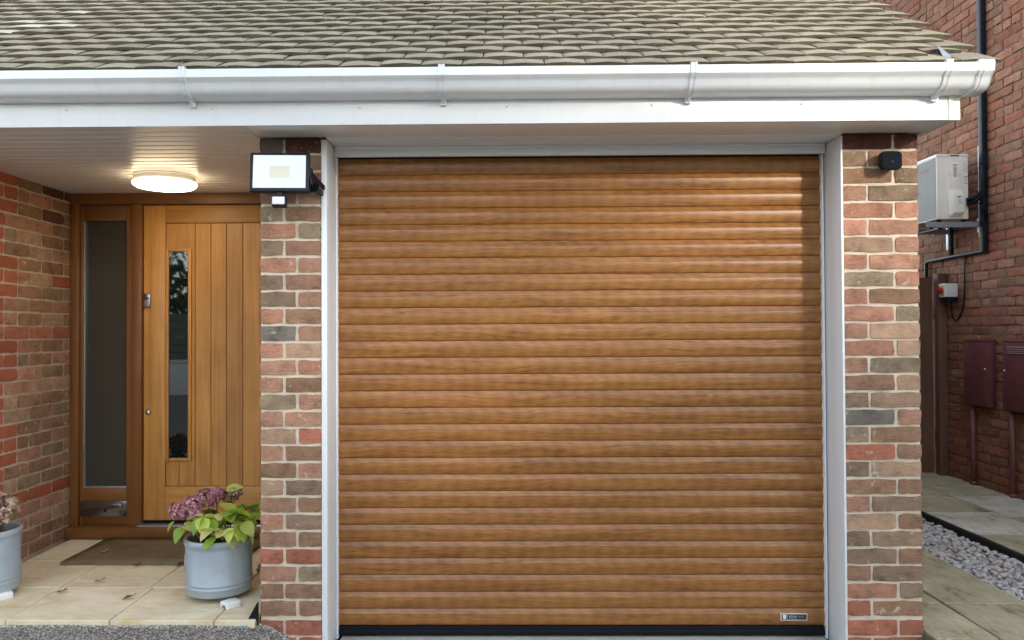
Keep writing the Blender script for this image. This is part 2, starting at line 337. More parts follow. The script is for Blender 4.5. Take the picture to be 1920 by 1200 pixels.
# ------------------------------------------------------------------ brick pieces
_bm = {}
def brick_mesh(L, H, D, var, rough=1.0, nx=5, nz=3):
    key = (round(L, 3), round(H, 3), var, rough)
    if key in _bm: return _bm[key]
    rg = random.Random(hash(key) & 0xffff); sd = rg.uniform(0, 99); V = []; F = []
    jr = .0030 * rough
    for j in range(nz + 1):
        for i in range(nx + 1):
            u, w = i / nx - .5, j / nz - .5; eu, ew = i in (0, nx), j in (0, nz)
            y = noise.noise(Vector((u * L * 22 + sd, w * H * 30, sd))) * .0018 * rough
            x, z = u * L, w * H
            if eu and ew: y += rg.uniform(.0008, .004) * rough; x *= 1 - rg.uniform(.001, .005) / L; z *= 1 - rg.uniform(.001, .004) / H
            elif eu or ew: y += rg.uniform(.0, .0022) * rough
            V.append((x + rg.uniform(-jr, jr), y, z + rg.uniform(-jr, jr)))
    n0 = len(V); ring = [i for i in range(nx + 1)] + [(nx + 1) * j + nx for j in range(1, nz + 1)] + [(nx + 1) * nz + i for i in range(nx - 1, -1, -1)] + [(nx + 1) * j for j in range(nz - 1, 0, -1)]
    for r in ring: V.append((V[r][0], D, V[r][2]))
    for j in range(nz):
        for i in range(nx): a = j * (nx + 1) + i; F.append((a, a + 1, a + nx + 2, a + nx + 1))
    k = len(ring)
    for i in range(k): j = (i + 1) % k; F.append((ring[i], n0 + i, n0 + j, ring[j]))
    me = bpy.data.meshes.new('brick'); me.from_pydata(V, [], F); me.materials.append(M['brick_B'])
    for p in me.polygons[:nx * nz]: p.use_smooth = False
    me.validate(); bm = bmesh.new(); bm.from_mesh(me); bmesh.ops.recalc_face_normals(bm, faces=bm.faces)
    # open back: make sure the front looks to -Y
    f0 = max(bm.faces, key=lambda f: f.calc_area())
    bm.faces.ensure_lookup_table()
    if bm.faces[0].normal.y > 0: bmesh.ops.reverse_faces(bm, faces=bm.faces)
    bm.to_mesh(me); bm.free()
    _bm[key] = me; return me
def lay(parent, centre, L, mat, rz=0, H=.0635, D=.03, rough=.8, jit=.0015):
    o = link('brick', brick_mesh(L - .0015, H, D, random.randrange(6), rough), parent, Vector(centre), rz)
    n = Vector((math.sin(rz), -math.cos(rz), 0)); o.location += n * random.uniform(-jit, jit)
    o.rotation_euler.y = random.uniform(-.004, .004); o.rotation_euler.z = rz + random.uniform(-.006, .006)
    o.material_slots[0].link = 'OBJECT'; o.material_slots[0].material = M[mat]; return o

# ================================================================== THE SETTING: ground
# driveway with a ramp beside the porch slab
mb = MB(); xs = [-14, -6, -3, -2, -1.6] + [-1.5 + .05 * i for i in range(82)] + [2.7, 3, 4, 6, 14]; ys = [-30, -15, -8, -4, -2, -1.2] + [-1.0 + .05 * i for i in range(23)]
def drive_z(x, y):
    k = 1 / (1 + math.exp((x - .13) / .055)); f = max(0, min(1, 1 + (y + .1) / 2.2))
    return -.014 + (.158 * k) * f + .004 * noise.noise(Vector((x * 4, y * 4, 0)))
V = [(x, y, drive_z(x, y)) for y in ys for x in xs]; nx = len(xs)
mb.add(V, [(j * nx + i, j * nx + i + 1, (j + 1) * nx + i + 1, (j + 1) * nx + i) for j in range(len(ys) - 1) for i in range(nx - 1)], 0, True)
tag(mb.build('driveway', 'tarmac'), 'grey tarmac drive with pale aggregate in front of the porch', 'driveway', kind='structure')
mb = MB(); mb.box((-40, -60, -.6), (40, 40, -.3)); tag(mb.build('ground', 'soil'), 'bare earth under the drive and the house', 'ground', kind='structure')
mb = MB(); mb.box((.315, -.16, -.2), (2.525, .5, 0)); tag(mb.build('threshold', 'concrete', bevel=.006), 'pale concrete threshold strip under the garage door', 'threshold', kind='structure')

def paving(name, label, base_z, top, rects, mats, fill, bounds, gap=.008):
    b = MB(); x0, y0, x1, y1 = bounds; b.box((x0, y0, base_z), (x1, y1, top - .010)); root = tag(b.build(name, fill), label, 'paving', kind='structure')
    for i, (a, c, d, e) in enumerate(rects):
        s = MB(); n = 4; g = gap / 2; w = random.uniform(-.0015, .0015); t = random.uniform(-.002, .002)
        def zz(u, v): return top + w + t * (u - .5) + .0012 * noise.noise(Vector((u * 3 + i * 7, v * 3, 1)))
        nn = n + 1; vs = [(a + g + (d - a - 2 * g) * i2 / n, c + g + (e - c - 2 * g) * j2 / n, zz(i2 / n, j2 / n)) for j2 in range(nn) for i2 in range(nn)]
        s.add(vs, [(j2 * nn + i2, j2 * nn + i2 + 1, (j2 + 1) * nn + i2 + 1, (j2 + 1) * nn + i2) for j2 in range(n) for i2 in range(n)])
        ring = [q for q in range(nn)] + [nn * q + n for q in range(1, nn)] + [nn * n + q for q in range(n - 1, -1, -1)] + [nn * q for q in range(n - 1, 0, -1)]
        o = len(s.v); s.v += [Vector((vs[q][0], vs[q][1], top - .035)) for q in ring]
        for q in range(len(ring)): r2 = (q + 1) % len(ring); s.f.append([ring[q], o + q, o + r2, ring[r2]]); s.m.append(0); s.sm.append(False)
        s.build('paving_slab', mats[i % len(mats)] if not callable(mats) else mats(i, a, c), root, bevel=.003, seg=1)
    return root
FZ = .165
pr = [(-2.0, -.055, -1.54, .388), (-1.54, -.055, -1.087, .388), (-1.087, -.055, -.635, .388), (-.635, -.055, -.183, .388), (-.183, -.055, -.004, .388),
      (-2.0, .388, -1.545, .83), (-1.535, .388, -1.10, .83), (-1.10, .388, -.655, .83), (-.655, .388, -.2, .83), (-.2, .388, -.004, .83),
      (-1.535, .83, -.98, 1.30), (-.98, .83, -.49, 1.30), (-.49, .83, -.004, 1.30)]
pp_ = paving('porch_paving', 'pale yellow sandstone slabs on the porch floor', -.2, FZ, pr, ['sandstone'], 'joint_sand', (-1.535, -.05, -.004, 1.32), .005)
mb = MB(); mb.box((-1.5655, -.05, .02), (-1.5352, 1.26, .146)); mb.build('drain_channel', 'rubber', pp_)
PZ = .10
rects = [(2.88, -1.4, 3.15, -.09), (2.88, -.09, 3.15, .345), (2.88, .345, 3.15, 1.05), (2.88, 1.05, 3.15, 1.8), (2.88, 1.8, 3.15, 3.7),
         (3.15, -1.4, 3.55, -.5), (3.15, -.5, 3.55, .345), (3.15, .345, 3.55, 1.2), (3.15, 1.2, 3.55, 2.0), (3.15, 2.0, 3.55, 3.7)]
paving('side_paving', 'weathered grey green slabs beside the brick pier', -.2, PZ, rects, ['path_slab'], 'joint_fill', (2.876, -1.4, 3.552, 3.7), .012)
rects = []
for x0, x1, ys_ in ((4.055, 4.555, (-.4, .35, 1.0, 1.62, 2.25, 2.79, 3.4, 3.74)), (4.555, 5.012, (-.4, .2, .85, 1.45, 2.1, 2.79, 3.25, 3.74))):
    for a, b in zip(ys_, ys_[1:]): rects.append((x0, a, x1, b))
paving('path_paving', 'mossy slabs with a pale washed patch beside the neighbouring wall', -.2, PZ, rects, lambda i, a, c: 'path_slab_pale' if i in (3, 11) else 'path_slab', 'joint_fill', (4.055, -.4, 5.012, 3.74), .012)
mb = MB()
for i in range(12):
    y = -.4 + i * .345; mb.box((4.022, y, -.05), (4.05, y + .345, PZ + .004 + random.uniform(-.003, .003)))
tag(mb.build('edging_board', 'edging'), 'black edging strip between the pebbles and the slab path', 'edging')
# pebbles
ico = bmesh.new(); bmesh.ops.create_icosphere(ico, subdivisions=2, radius=1); IV = [v.co.copy() for v in ico.verts]; IF = [[v.index for v in f.verts] for f in ico.faces]; ico.free()
mb = MB(); rg = random.Random(3)
mb.add([(3.55, -.4, .035), (4.03, -.4, .035), (4.03, 3.7, .035), (3.55, 3.7, .035)], [(0, 1, 2, 3)])
y = .15
while y < 3.7:
    x = 3.565
    while x < 4.02:
        for lay_ in range(2):
            if lay_ and rg.random() < .35: continue
            a = rg.uniform(.011, .022); sc3 = Vector((a * rg.uniform(.9, 1.35), a * rg.uniform(.8, 1.1), a * rg.uniform(.5, .8)))
            rot = Matrix.Rotation(rg.uniform(0, 6.3), 3, 'Z') @ Matrix.Rotation(rg.uniform(-.4, .4), 3, 'X'); c = Vector((min(max(x + rg.uniform(-.015, .015), 3.57), 4.0), y + rg.uniform(-.015, .015), .043 + lay_ * .020 + rg.uniform(0, .006)))
            q = rg.uniform(0, 50); mb.add([c + rot @ Vector((v.x * sc3.x, v.y * sc3.y, v.z * sc3.z)) * (1 + .16 * noise.noise(v * 1.1 + Vector((q, 0, 0)))) for v in IV], IF, 0, True)
        x += .031
    y += .031
tag(mb.build('gravel', 'pebble', recalc=False), 'loose rounded grey and cream pebbles in a strip along the path', 'gravel', kind='stuff')

# ================================================================== THE HOUSE
house = thing('house', (0, 0, 0), 'brick house front with oak effect garage door, open porch and tiled roof', 'house')
SOF = 2.25
# ---- brick piers
def pier_z(k): return .075 * k + (.008 if k >= 1 else 0) + .1125
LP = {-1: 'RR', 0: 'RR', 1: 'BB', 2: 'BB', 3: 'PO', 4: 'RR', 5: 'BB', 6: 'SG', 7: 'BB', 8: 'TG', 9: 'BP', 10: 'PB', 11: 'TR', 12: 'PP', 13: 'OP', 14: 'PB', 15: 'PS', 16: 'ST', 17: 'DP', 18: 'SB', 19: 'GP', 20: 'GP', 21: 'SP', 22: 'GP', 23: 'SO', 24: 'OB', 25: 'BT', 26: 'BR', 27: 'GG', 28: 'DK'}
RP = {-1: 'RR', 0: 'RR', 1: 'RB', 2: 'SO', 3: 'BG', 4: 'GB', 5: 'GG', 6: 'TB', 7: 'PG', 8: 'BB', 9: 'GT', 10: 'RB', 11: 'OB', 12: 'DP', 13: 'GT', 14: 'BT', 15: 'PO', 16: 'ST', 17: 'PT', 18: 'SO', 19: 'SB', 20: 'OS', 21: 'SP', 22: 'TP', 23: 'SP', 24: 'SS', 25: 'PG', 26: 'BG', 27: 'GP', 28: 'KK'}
mb = MB(); mb.box((.004, .0062, -.15), (.268, .33, SOF - .002)); pl = mb.build('brick_pier', 'mortar', house); pl['label'] = 'narrow brick pier between the porch and the garage door'
for k, cc in LP.items():
    z = pier_z(k); e = k % 2 == 0
    if k == 28: z -= .001
    spans = [(0, .1015), (.1125, .270)] if e else [(0, .158), (.169, .270)]
    for (a, b), c in zip(spans, cc): lay(pl, ((a + b) / 2, 0, z), b - a, 'brick_' + c)
mb = MB(); mb.box((2.553, .0062, -.15), (2.872, .33, SOF - .002)); prr = mb.build('brick_pier', 'mortar', house); prr['label'] = 'wider brick pier at the house corner beside the side path'
for k, cc in RP.items():
    z = pier_z(k); e = k % 2 == 0
    spans = [(2.549, 2.764), (2.775, 2.8765)] if e else [(2.549, 2.651), (2.662, 2.8765)]
    for (a, b), c in zip(spans, cc): lay(prr, ((a + b) / 2, 0, z), b - a, 'brick_' + c)
# ---- porch wall on the far left, facing +X
XW = -1.566
mb = MB(); mb.box((XW - .22, -.02, -.2), (XW - .0052, 1.45, 2.6)); pw = mb.build('porch_wall', 'mortar_grey', house)
for r in range(0, 28):
    z = 1.593 + .075 * (8 - r) + .0375
    wide = (r // 3) % 2 == 0 if r < 3 else ((r in (6, 7, 8, 12, 13, 14, 18, 19, 20)))
    A = r % 2 == 0; edge = .81 if wide else .69
    cuts = ([.135, .36, .585, .81, 1.035, 1.26, 1.45] if A else [.0225, .24, .465, .69, .915, 1.14, 1.365, 1.45])
    if A and not wide: cuts = [.135, .36, .585, .69, .81, 1.035, 1.26, 1.45]
    if not A and wide: cuts = [.0225, .24, .465, .69, .81, .915, 1.14, 1.365, 1.45]
    cuts = sorted(set([-.02] + cuts))
    for a, b in zip(cuts, cuts[1:]):
        if b - a < .03: continue
        q = b <= edge + .005; m = random.choice(('quoin_a', 'quoin_b')) if q else 'brick_' + random.choice('BBBGPPTOTP')
        if r == 23 and a > .6: m = 'quoin_b'
        if r in (7,) and a > 1.1: m = 'quoin_b'
        if r == 11 and random.random() < .7: m = 'brick_R'
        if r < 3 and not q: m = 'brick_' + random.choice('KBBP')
        lay(pw, (XW, (a + b) / 2, z), b - a - .010, m, R(90), rough=.9)
mb = MB(); mb.box((.006, .335, -.2), (.25, 1.5, 2.6)); mb.build('garage_wall', 'render_wall', house)
mb = MB(); mb.box((2.63, .335, -.2), (2.87, 5.2, 2.55)); mb.build('side_wall', 'render_wall', house)
mb = MB(); mb.box((-1.8, 1.52, -.2), (2.63, 1.62, 2.6)); mb.build('inner_wall', 'render_wall', house)

for r in range(0, 28):
    z = 1.593 + .075 * (8 - r) + .0375
    for a, b in ([(XW - .1125, XW - .008), (XW - .225, XW - .1225)] if r % 2 else [(XW - .225, XW - .008)]): lay(pw, ((a + b) / 2, -.0262, z), b - a, random.choice(('quoin_a', 'quoin_b')))
# ---- roof
PIT = R(33.5); CS, SN = math.cos(PIT), math.sin(PIT); G = .103
def rp(x, s, n=0): return Vector((x, -.24 + s * CS - n * SN, 2.5 + s * SN + n * CS))
mb = MB(); vs = [rp(-2.4, -.07, -.05), rp(2.95, -.07, -.05), rp(2.95, 4.2, -.05), rp(-2.4, 4.2, -.05)]; vs += [v + Vector((0, .012, -.02)) for v in vs]
mb.add(vs, [(0, 1, 2, 3), (7, 6, 5, 4), (0, 4, 5, 1), (1, 5, 6, 2), (2, 6, 7, 3), (3, 7, 4, 0)]); roof = mb.build('roof', 'rubber', house)
TW = .1635
def tile_mesh(w, var, slim=False):
    rg = random.Random(var * 13 + 5); V = []; F = []; mi = []; nx = 6; L = .19; th = .0135 + rg.uniform(0, .003); camb = .0045 + rg.uniform(-.0012, .0015)
    for j, yy in enumerate((0, .05, L)):
        for i in range(nx + 1):
            u = i / nx * 2 - 1; V.append((u * w / 2, yy + (rg.uniform(-.002, .002) if j == 0 else 0), camb * (1 - u * u) - (.004 if j == 2 else 0) + rg.uniform(-.0006, .0006)))
    o = len(V)
    for yy in (0.002, L):
        for i in range(nx + 1): u = i / nx * 2 - 1; V.append((u * w / 2, yy, camb * .2 * (1 - u * u) - th + .004))
    for j in range(2):
        for i in range(nx): a = j * (nx + 1) + i; F.append((a, a + 1, a + nx + 2, a + nx + 1)); mi.append(0)
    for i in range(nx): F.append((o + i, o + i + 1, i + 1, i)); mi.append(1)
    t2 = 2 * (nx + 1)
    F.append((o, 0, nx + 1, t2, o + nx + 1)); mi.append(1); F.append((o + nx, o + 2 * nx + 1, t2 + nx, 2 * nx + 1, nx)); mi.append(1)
    return V, F, mi
TV = [tile_mesh(TW - .0034, v) for v in range(6)]; TM = []
for V, F, mi in TV:
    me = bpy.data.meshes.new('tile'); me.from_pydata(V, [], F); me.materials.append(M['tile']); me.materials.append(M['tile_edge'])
    for p, q in zip(me.polygons, mi): p.material_index = q; p.use_smooth = (q == 0)
    TM.append(me)
tiles = []
for s in range(-1, 17):
    x = 1.155 + (0 if s % 2 == 0 else TW / 2) - 22 * TW
    while x < 2.99:
        xc = x + TW / 2
        if xc > -2.3 and x + TW * .6 < 2.985:
            u, v, _ = project(rp(xc, s * G)); vis = -40 < u < 1960 and v > -12
            tiles.append((v if vis else -1e9, s, xc))
        x += TW
tiles.sort(reverse=True)
tilt = -.095
Rm = Matrix.Rotation(PIT, 3, 'X') @ Matrix.Rotation(tilt, 3, 'X')
stuff = MB(); rg = random.Random(11); n_ind = 0
for v, s, xc in tiles:
    k = rg.randrange(6); slip = rg.uniform(-.006, .006); lift = rg.uniform(0, .0035); tw = rg.uniform(-.016, .016)
    if s == 1 and abs(xc - 1.79) < .09: slip = -.03; lift = .004; tw = .05
    if s == 2 and abs(xc - 1.72) < .09: slip = -.02; lift = .003; tw = .03
    if s == 0 and 2.55 < xc < 2.72: slip = -.012; tw = .03
    if s == 0 and xc > 2.72: slip = .05
    pos = rp(xc, s * G + slip, .017 + lift); rot = Rm @ Matrix.Rotation(tw, 3, 'Z')
    if v > -1e8 and n_ind < 300:
        o = link('tile', TM[k], roof); o.location = pos; o.rotation_euler = rot.to_euler(); n_ind += 1
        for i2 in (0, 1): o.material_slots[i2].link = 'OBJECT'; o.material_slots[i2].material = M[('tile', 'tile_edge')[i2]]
        if s == 10 and abs(xc - 1.272) < .085: o.material_slots[0].material = o.material_slots[1].material = M['tile_red']; o['label'] = 'dull red tile among the grey green tiles'; 
        if xc < -1.0 and 5 <= s <= 9 and rg.random() < .4: o.material_slots[0].material = M['tile_lichen']
        if s <= 0: o.material_slots[0].material = M['tile']
    else:
        V, F, mi = TV[k]; base = len(stuff.v); stuff.v += [pos + rot @ Vector(q) for q in V]
        for f, q in zip(F, mi): stuff.f.append([i + base for i in f]); stuff.m.append(q); stuff.sm.append(q == 0)
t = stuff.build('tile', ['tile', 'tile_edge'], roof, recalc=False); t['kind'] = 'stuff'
# lead flashing at the upper left and loose metal flap at the right eaves
mb = MB(); a = [rp(-2.2, 11.2 * G, .05), rp(-1.66, 11.4 * G, .055), rp(-1.575, 13.4 * G, .06), rp(-1.56, 15 * G, .075), rp(-2.2, 15 * G, .075)]
mb.add(a + [q + Vector((0, -.004, -.01)) for q in a], [(0, 1, 2, 3, 4), (9, 8, 7, 6, 5)] + [(i, (i + 1) % 5, (i + 1) % 5 + 5, i + 5) for i in range(5)]); mb.build('lead_flashing', 'lead', roof)
mb = MB(); mb.add([(2.845, -.300, 2.44), (2.865, -.262, 2.455), (2.858, -.20, 2.562), (2.842, -.225, 2.56), (2.925, -.27, 2.46), (2.915, -.300, 2.44)], [(0, 1, 2, 3), (1, 4, 2), (0, 5, 4, 1), (0, 3, 5), (3, 2, 4, 5)]); mb.build('metal_flap', 'galvanised', roof)
# ---- gutter
prof = [(-.365, 2.441), (-.365, 2.409), (-.359, 2.402), (-.350, 2.396), (-.343, 2.387), (-.337, 2.374), (-.329, 2.362), (-.318, 2.353), (-.300, 2.347), (-.27, 2.345), (-.243, 2.345), (-.243, 2.42), (-.2465, 2.42), (-.2465, 2.349), (-.27, 2.349), (-.299, 2.351), (-.316, 2.357), (-.326, 2.365), (-.334, 2.376), (-.340, 2.389), (-.348, 2.399), (-.357, 2.406), (-.361, 2.411), (-.361, 2.441)]
mb = MB(); mb.prism(prof, -2.3, 2.965, 'X', 0, True); gut = mb.build('gutter', 'upvc_gutter', house, sharp=35)
outer = [(-.365, 2.443), (-.365, 2.409), (-.359, 2.402), (-.350, 2.396), (-.343, 2.387), (-.337, 2.374), (-.329, 2.362), (-.318, 2.353), (-.300, 2.347), (-.27, 2.345), (-.2415, 2.345)]
def off(p, d):
    r = []
    for i, q in enumerate(p):
        a = Vector(p[max(i - 1, 0)]); b = Vector(p[min(i + 1, len(p) - 1)]); t = (b - a).normalized(); n = Vector((t.y, -t.x)); n = n if n.x < 0 or (abs(n.x) < .3 and n.y < 0) else -n; r.append((q[0] + n.x * d, q[1] + n.y * d))
    return r
def strap(x0, x1, d, name):
    b = MB(); o_ = off(outer, d); o_[0] = (o_[0][0], 2.449); i_ = off(outer, .0008); i_[0] = (i_[0][0], 2.449); b.prism(o_ + [(-.352, 2.449)][:0] + i_[::-1], x0, x1, 'X', 0, True)
    b.box((x0, -.366 - d, 2.4435), (x1, -.350, 2.4495)); return b.build(name, 'upvc_gutter', gut, sharp=35)
for xx in (-1.22, -.195, .83, 1.82, 2.812):
    strap(xx - .013, xx + .013, .004, 'gutter_bracket'); strap(xx - .0125, xx - .006, .007, 'bracket_rib'); strap(xx + .006, xx + .0125, .007, 'bracket_rib'); b = MB(); b.box((xx - .011, -.262, 2.320), (xx + .011, -.2415, 2.342)); b.prism([(-.32, 2.350), (-.262, 2.322), (-.262, 2.34), (-.30, 2.3445)], xx - .005, xx + .005); b.build('bracket_foot', 'upvc_gutter', gut)
strap(2.925, 2.985, .004, 'gutter_stop_end'); strap(2.930, 2.937, .007, 'union_rib'); strap(2.945, 2.952, .007, 'union_rib')
b = MB(); b.prism([(p[0] - .004 if i == 0 else p[0], p[1]) for i, p in enumerate(off(outer, .004))] + [(-.2415, 2.43)], 2.980, 2.986); b.build('end_cap', 'upvc_gutter', gut)
# ---- fascia, soffit, box end
mb = MB(); mb.box((-2.3, -.240, 2.2475), (2.8745, -.223, 2.45)); fas = mb.build('fascia', 'upvc', house, bevel=.002)
mb = MB(); mb.box((2.8755, -.2425, 2.2465), (2.9225, -.2225, 2.40)); mb.build('corner_cover', 'upvc_cream', fas, bevel=.002)
for i, xx in enumerate((-.722, -.123, .486, 1.086, 1.677, 2.284)):
    b = MB(); b.lathe([(0, .003), (.004, .0027), (.0062, .0005), (.0062, 0)], n=10); b.v = [Vector((xx + v.x, -.2402 - v.z, 2.318 + v.y)) for v in b.v]; b.build('screw_cap', 'upvc', fas)
mb = MB(); mb.prism([(-.222, 2.2505), (.40, 2.2505), (.40, 2.5 + .55 * math.tan(PIT)), (-.222, 2.455)], 2.885, 2.914); mb.build('box_end', 'upvc', house)
mb = MB(); mb.box((-1.80, -.222, 2.263), (2.884, 1.5, 2.275)); sof = mb.build('soffit', 'upvc_soffit', house)
y = -.2215; n = 0
while y < 1.33:
    y1 = min(y + .0815, 1.335); w = y1 - y; x1 = .0 if y > -.02 else -.001
    p = [(y + .0006, 2.2575), (y + .0045, 2.2505), (y + .012, 2.2498), (y1 - .010, 2.2498), (y1 - .004, 2.2508), (y1 - .0008, 2.2575), (y1 - .0008, 2.2625), (y + .0006, 2.2625)]
    mb = MB(); mb.prism(p, -1.80 + .01, x1 + .004 if y < -.02 else .003, 'X'); mb.build('plank', 'upvc_soffit', sof, bevel=.0008, seg=1); y = y1
mb = MB(); mb.box((.0055, -.2215, 2.2505), (2.8835, -.0235, 2.2625)); mb.build('soffit_board', 'upvc_soffit', sof, bevel=.0015)
# ---- white lining round the garage opening
mb = MB(); mb.box((.2715, -.003, -.05), (.2965, .195, 2.2455)); mb.build('lining', 'upvc', house, bevel=.0025)
mb = MB(); mb.box((2.5385, -.003, -.05), (2.5485, .195, 2.2455)); mb.build('lining', 'upvc', house, bevel=.002)
mb = MB(); mb.box((.2968, -.022, 2.2458), (2.5382, .1935, 2.2620)); mb.box((.2968, .150, 2.2030), (2.5348, .172, 2.2457)); mb.box((.3, .1385, 2.2385), (2.532, .1498, 2.2456)); mb.build('header_lining', 'upvc', house, bevel=.002)
for xx in (.2968, 2.5262):
    mb = MB(); mb.box((xx, .173, -.002), (xx + .0085, .21, 2.2455)); mb.build('guide_rail', 'upvc', house, bevel=.0015)

# ---- garage door
mb = MB(); mb.box((.30, .215, .02), (2.54, .225, 2.24)); gd = mb.build('garage_door', 'rubber', house); gd['label'] = 'roller shutter garage door of golden oak slats'
SH = 2.153 / 28; q = SH / .0769
sp = [(.0045, .0769), (.0008, .0768), (-.0012, .0762), (-.0026, .0738), (-.0060, .0660), (-.0090, .0588), (-.0106, .0550), (-.0098, .0541), (-.0099, .0530), (-.0113, .0520), (-.0120, .044), (-.0114, .034), (-.0100, .024), (-.0082, .0150), (-.0062, .0075), (-.0042, .0028), (-.0016, .0007), (.0045, .0004)]
me0 = None
for i in range(28):
    if me0 is None:
        mb = MB(); mb.prism([(y, z * q) for y, z in sp], 0, 2.231, 'X', 0, True); o = mb.build('slat', 'oak_foil', gd, loc=(.300, .203, .050), sharp=40); me0 = o.data
    else: o = link('slat', me0, gd, (.300, .203, .050 + SH * i))
    o.rotation_euler.x = random.uniform(-.006, .006)
mb = MB(); mb.box((.301, .190, .012), (2.531, .212, .0495)); mb.prism([(.1845, .024), (.1895, .034), (.1895, .012), (.187, .010)], .301, 2.531); mb.build('bottom_seal', 'rubber', gd, bevel=.002)
mb = MB(); X0, X1, Z0, Z1 = 2.325, 2.445, .077, .108; yy = .1865
mb.box((X0, yy, Z0), (X1, yy + .004, Z1), 0)
def P(a, b): return (a, yy - .0006, b)
mb.box((X0 + .003, yy - .0003, Z0 + .003), (X1 - .003, yy + .001, Z1 - .003), 1)
cx = X0 + .0165; mb.add([P(cx - .008, Z1 - .005), P(cx - .008, Z0 + .010), P(cx, Z0 + .0045), P(cx + .008, Z0 + .010), P(cx + .008, Z1 - .005)], [(0, 1, 2, 3, 4)], 0)
mb.add([P(X0 + .0295, Z0 + .004), P(X0 + .0305, Z0 + .004), P(X0 + .0305, Z1 - .004), P(X0 + .0295, Z1 - .004)], [(0, 1, 2, 3)], 0)
text_into(mb, 'SECURO', .0125, lambda a, b: P(X0 + .036 + a, Z0 + .0135 + b), 0, .80); text_into(mb, 'GLIDE', .0125, lambda a, b: P(X0 + .078 + a, Z0 + .0135 + b), 2, .80)
mb.add([P(X0 + .037, Z0 + .0065), P(X0 + .073, Z0 + .0065), P(X0 + .073, Z0 + .0085), P(X0 + .037, Z0 + .0085)], [(0, 1, 2, 3)], 2)
mb.build('name_plate', ['plate_white', 'plate_dark', 'plate_grey'], gd, recalc=False)

# ---- front door, side light, frame
def bx(name, mat, parent, a, b, bev=.003, seg=2): m = MB(); m.box(a, b); return m.build(name, mat, parent, bevel=bev, seg=seg)
YF = 1.318
fr = bx('door_frame', 'oak_frame_rail', house, (XW + .002, YF, 2.182), (.004, 1.42, 2.2495)); fr['label'] = 'stained oak frame round the front door and side window'
bx('jamb', 'oak_frame', fr, (XW + .004, YF, .236), (-1.511, 1.42, 2.181)); bx('jamb', 'oak_frame', fr, (-1.190, YF - .004, .236), (-1.126, 1.42, 2.181), .005); bx('jamb', 'oak_frame', fr, (-.235, YF, .236), (.004, 1.42, 2.181))
bx('sill', 'oak_frame_rail', fr, (XW + .003, 1.262, .172), (.004, 1.42, .235), .006); mb = MB(); mb.box((-1.135, 1.285, .2355), (-.237, 1.36, .246)); mb.build('threshold_strip', 'alu_sill', fr, bevel=.002)
mb = MB(); mb.box((XW, 1.33, .166), (.004, 1.42, .1715)); mb.build('sill_packer', 'rubber', fr)
sw = bx('side_window', 'oak_frame', house, (-1.5095, 1.338, .237), (-1.492, 1.39, 2.180)); sw['label'] = 'tall narrow obscured window beside the front door'
bx('stile', 'oak_frame', sw, (-1.2285, 1.338, .237), (-1.192, 1.39, 2.180)); bx('rail', 'oak_frame_rail', sw, (-1.4915, 1.338, 2.085), (-1.229, 1.39, 2.180)); bx('rail', 'oak_frame_rail', sw, (-1.4915, 1.338, .385), (-1.229, 1.39, .462)); bx('rail', 'oak_frame_rail', sw, (-1.4915, 1.340, .237), (-1.229, 1.39, .3845))
bx('pane', 'side_glass', sw, (-1.4905, 1.362, .4625), (-1.2300, 1.37, 2.0845), 0)
for a, b in (((-1.4915, 1.3415, .4625), (-1.484, 1.361, 2.0845)), ((-1.4845, 1.3415, .4625), (-1.229, 1.361, .470))): bx('bead', 'alu_sill' if False else 'galvanised', sw, a, b, .001)
lb = bx('letter_box', 'stainless_dark', sw, (-1.503, 1.3305, .292), (-1.2225, 1.3395, .382), .002); bx('flap', 'stainless_dark', lb, (-1.457, 1.3255, .312), (-1.255, 1.3308, .368), .003); bx('pull', 'rubber', lb, (-1.352, 1.319, .318), (-1.345, 1.3262, .336), .001)
YD = 1.352
fd = bx('front_door', 'oak_door', house, (-1.122, YD + .006, .268), (-.245, YD + .045, 2.178), 0); fd['label'] = 'golden oak boarded front door with one slim pane'
bx('stile', 'oak_door', fd, (-1.1225, YD - .012, .266), (-.992, YD + .005, 2.178), .0025); bx('stile', 'oak_door', fd, (-.410, YD - .012, .266), (-.245, YD + .005, 2.178), .0025)
bx('rail', 'oak_rail', fd, (-.9915, YD - .012, 2.070), (-.4105, YD + .005, 2.178), .0025); bx('rail', 'oak_rail', fd, (-.9915, YD - .012, .266), (-.4105, YD + .005, .468), .0025)
ex = [-.990, -.9085, -.8115, -.7155, -.620, -.5205, -.412]
for i in range(6):
    if i == 1: continue
    a, b = ex[i], ex[i + 1]
    if i == 0:
        bx('board', 'oak_door', fd, (a + .001, YD - .004, .63), (ex[2] - .0012, YD + .0055, 2.0685), .003, 1)
        bx('board', 'oak_door', fd, (a + .001, YD - .004, .4695), (b - .0012, YD + .0055, .629), .003, 1); bx('board', 'oak_door', fd, (b + .0012, YD - .004, .4695), (ex[2] - .0012, YD + .0055, .629), .003, 1)
    else: bx('board', 'oak_door', fd, (a + .0012, YD - .004, .4695), (b - .0012, YD + .0055, 2.0685), .003, 1)
gx0, gx1, gz0, gz1 = -.968, -.852, .642, 1.894
gl = bx('glass_pane', 'door_glass', fd, (gx0 - .004, YD - .0105, gz0 - .004), (gx1 + .004, YD - .0045, gz1 + .004), 0)
w = .021
for a, b, c, d, mt in ((gx0 - w, gz0 - w, gx0, gz1 + w, 'oak_door'), (gx1, gz0 - w, gx1 + w, gz1 + w, 'oak_door'), (gx0 + .0004, gz1, gx1 - .0004, gz1 + w, 'oak_rail'), (gx0 + .0004, gz0 - w, gx1 - .0004, gz0, 'oak_rail')):
    bx('glazing_bead', mt, fd, (a, YD - .019, b), (c, YD - .0042, d), .005)
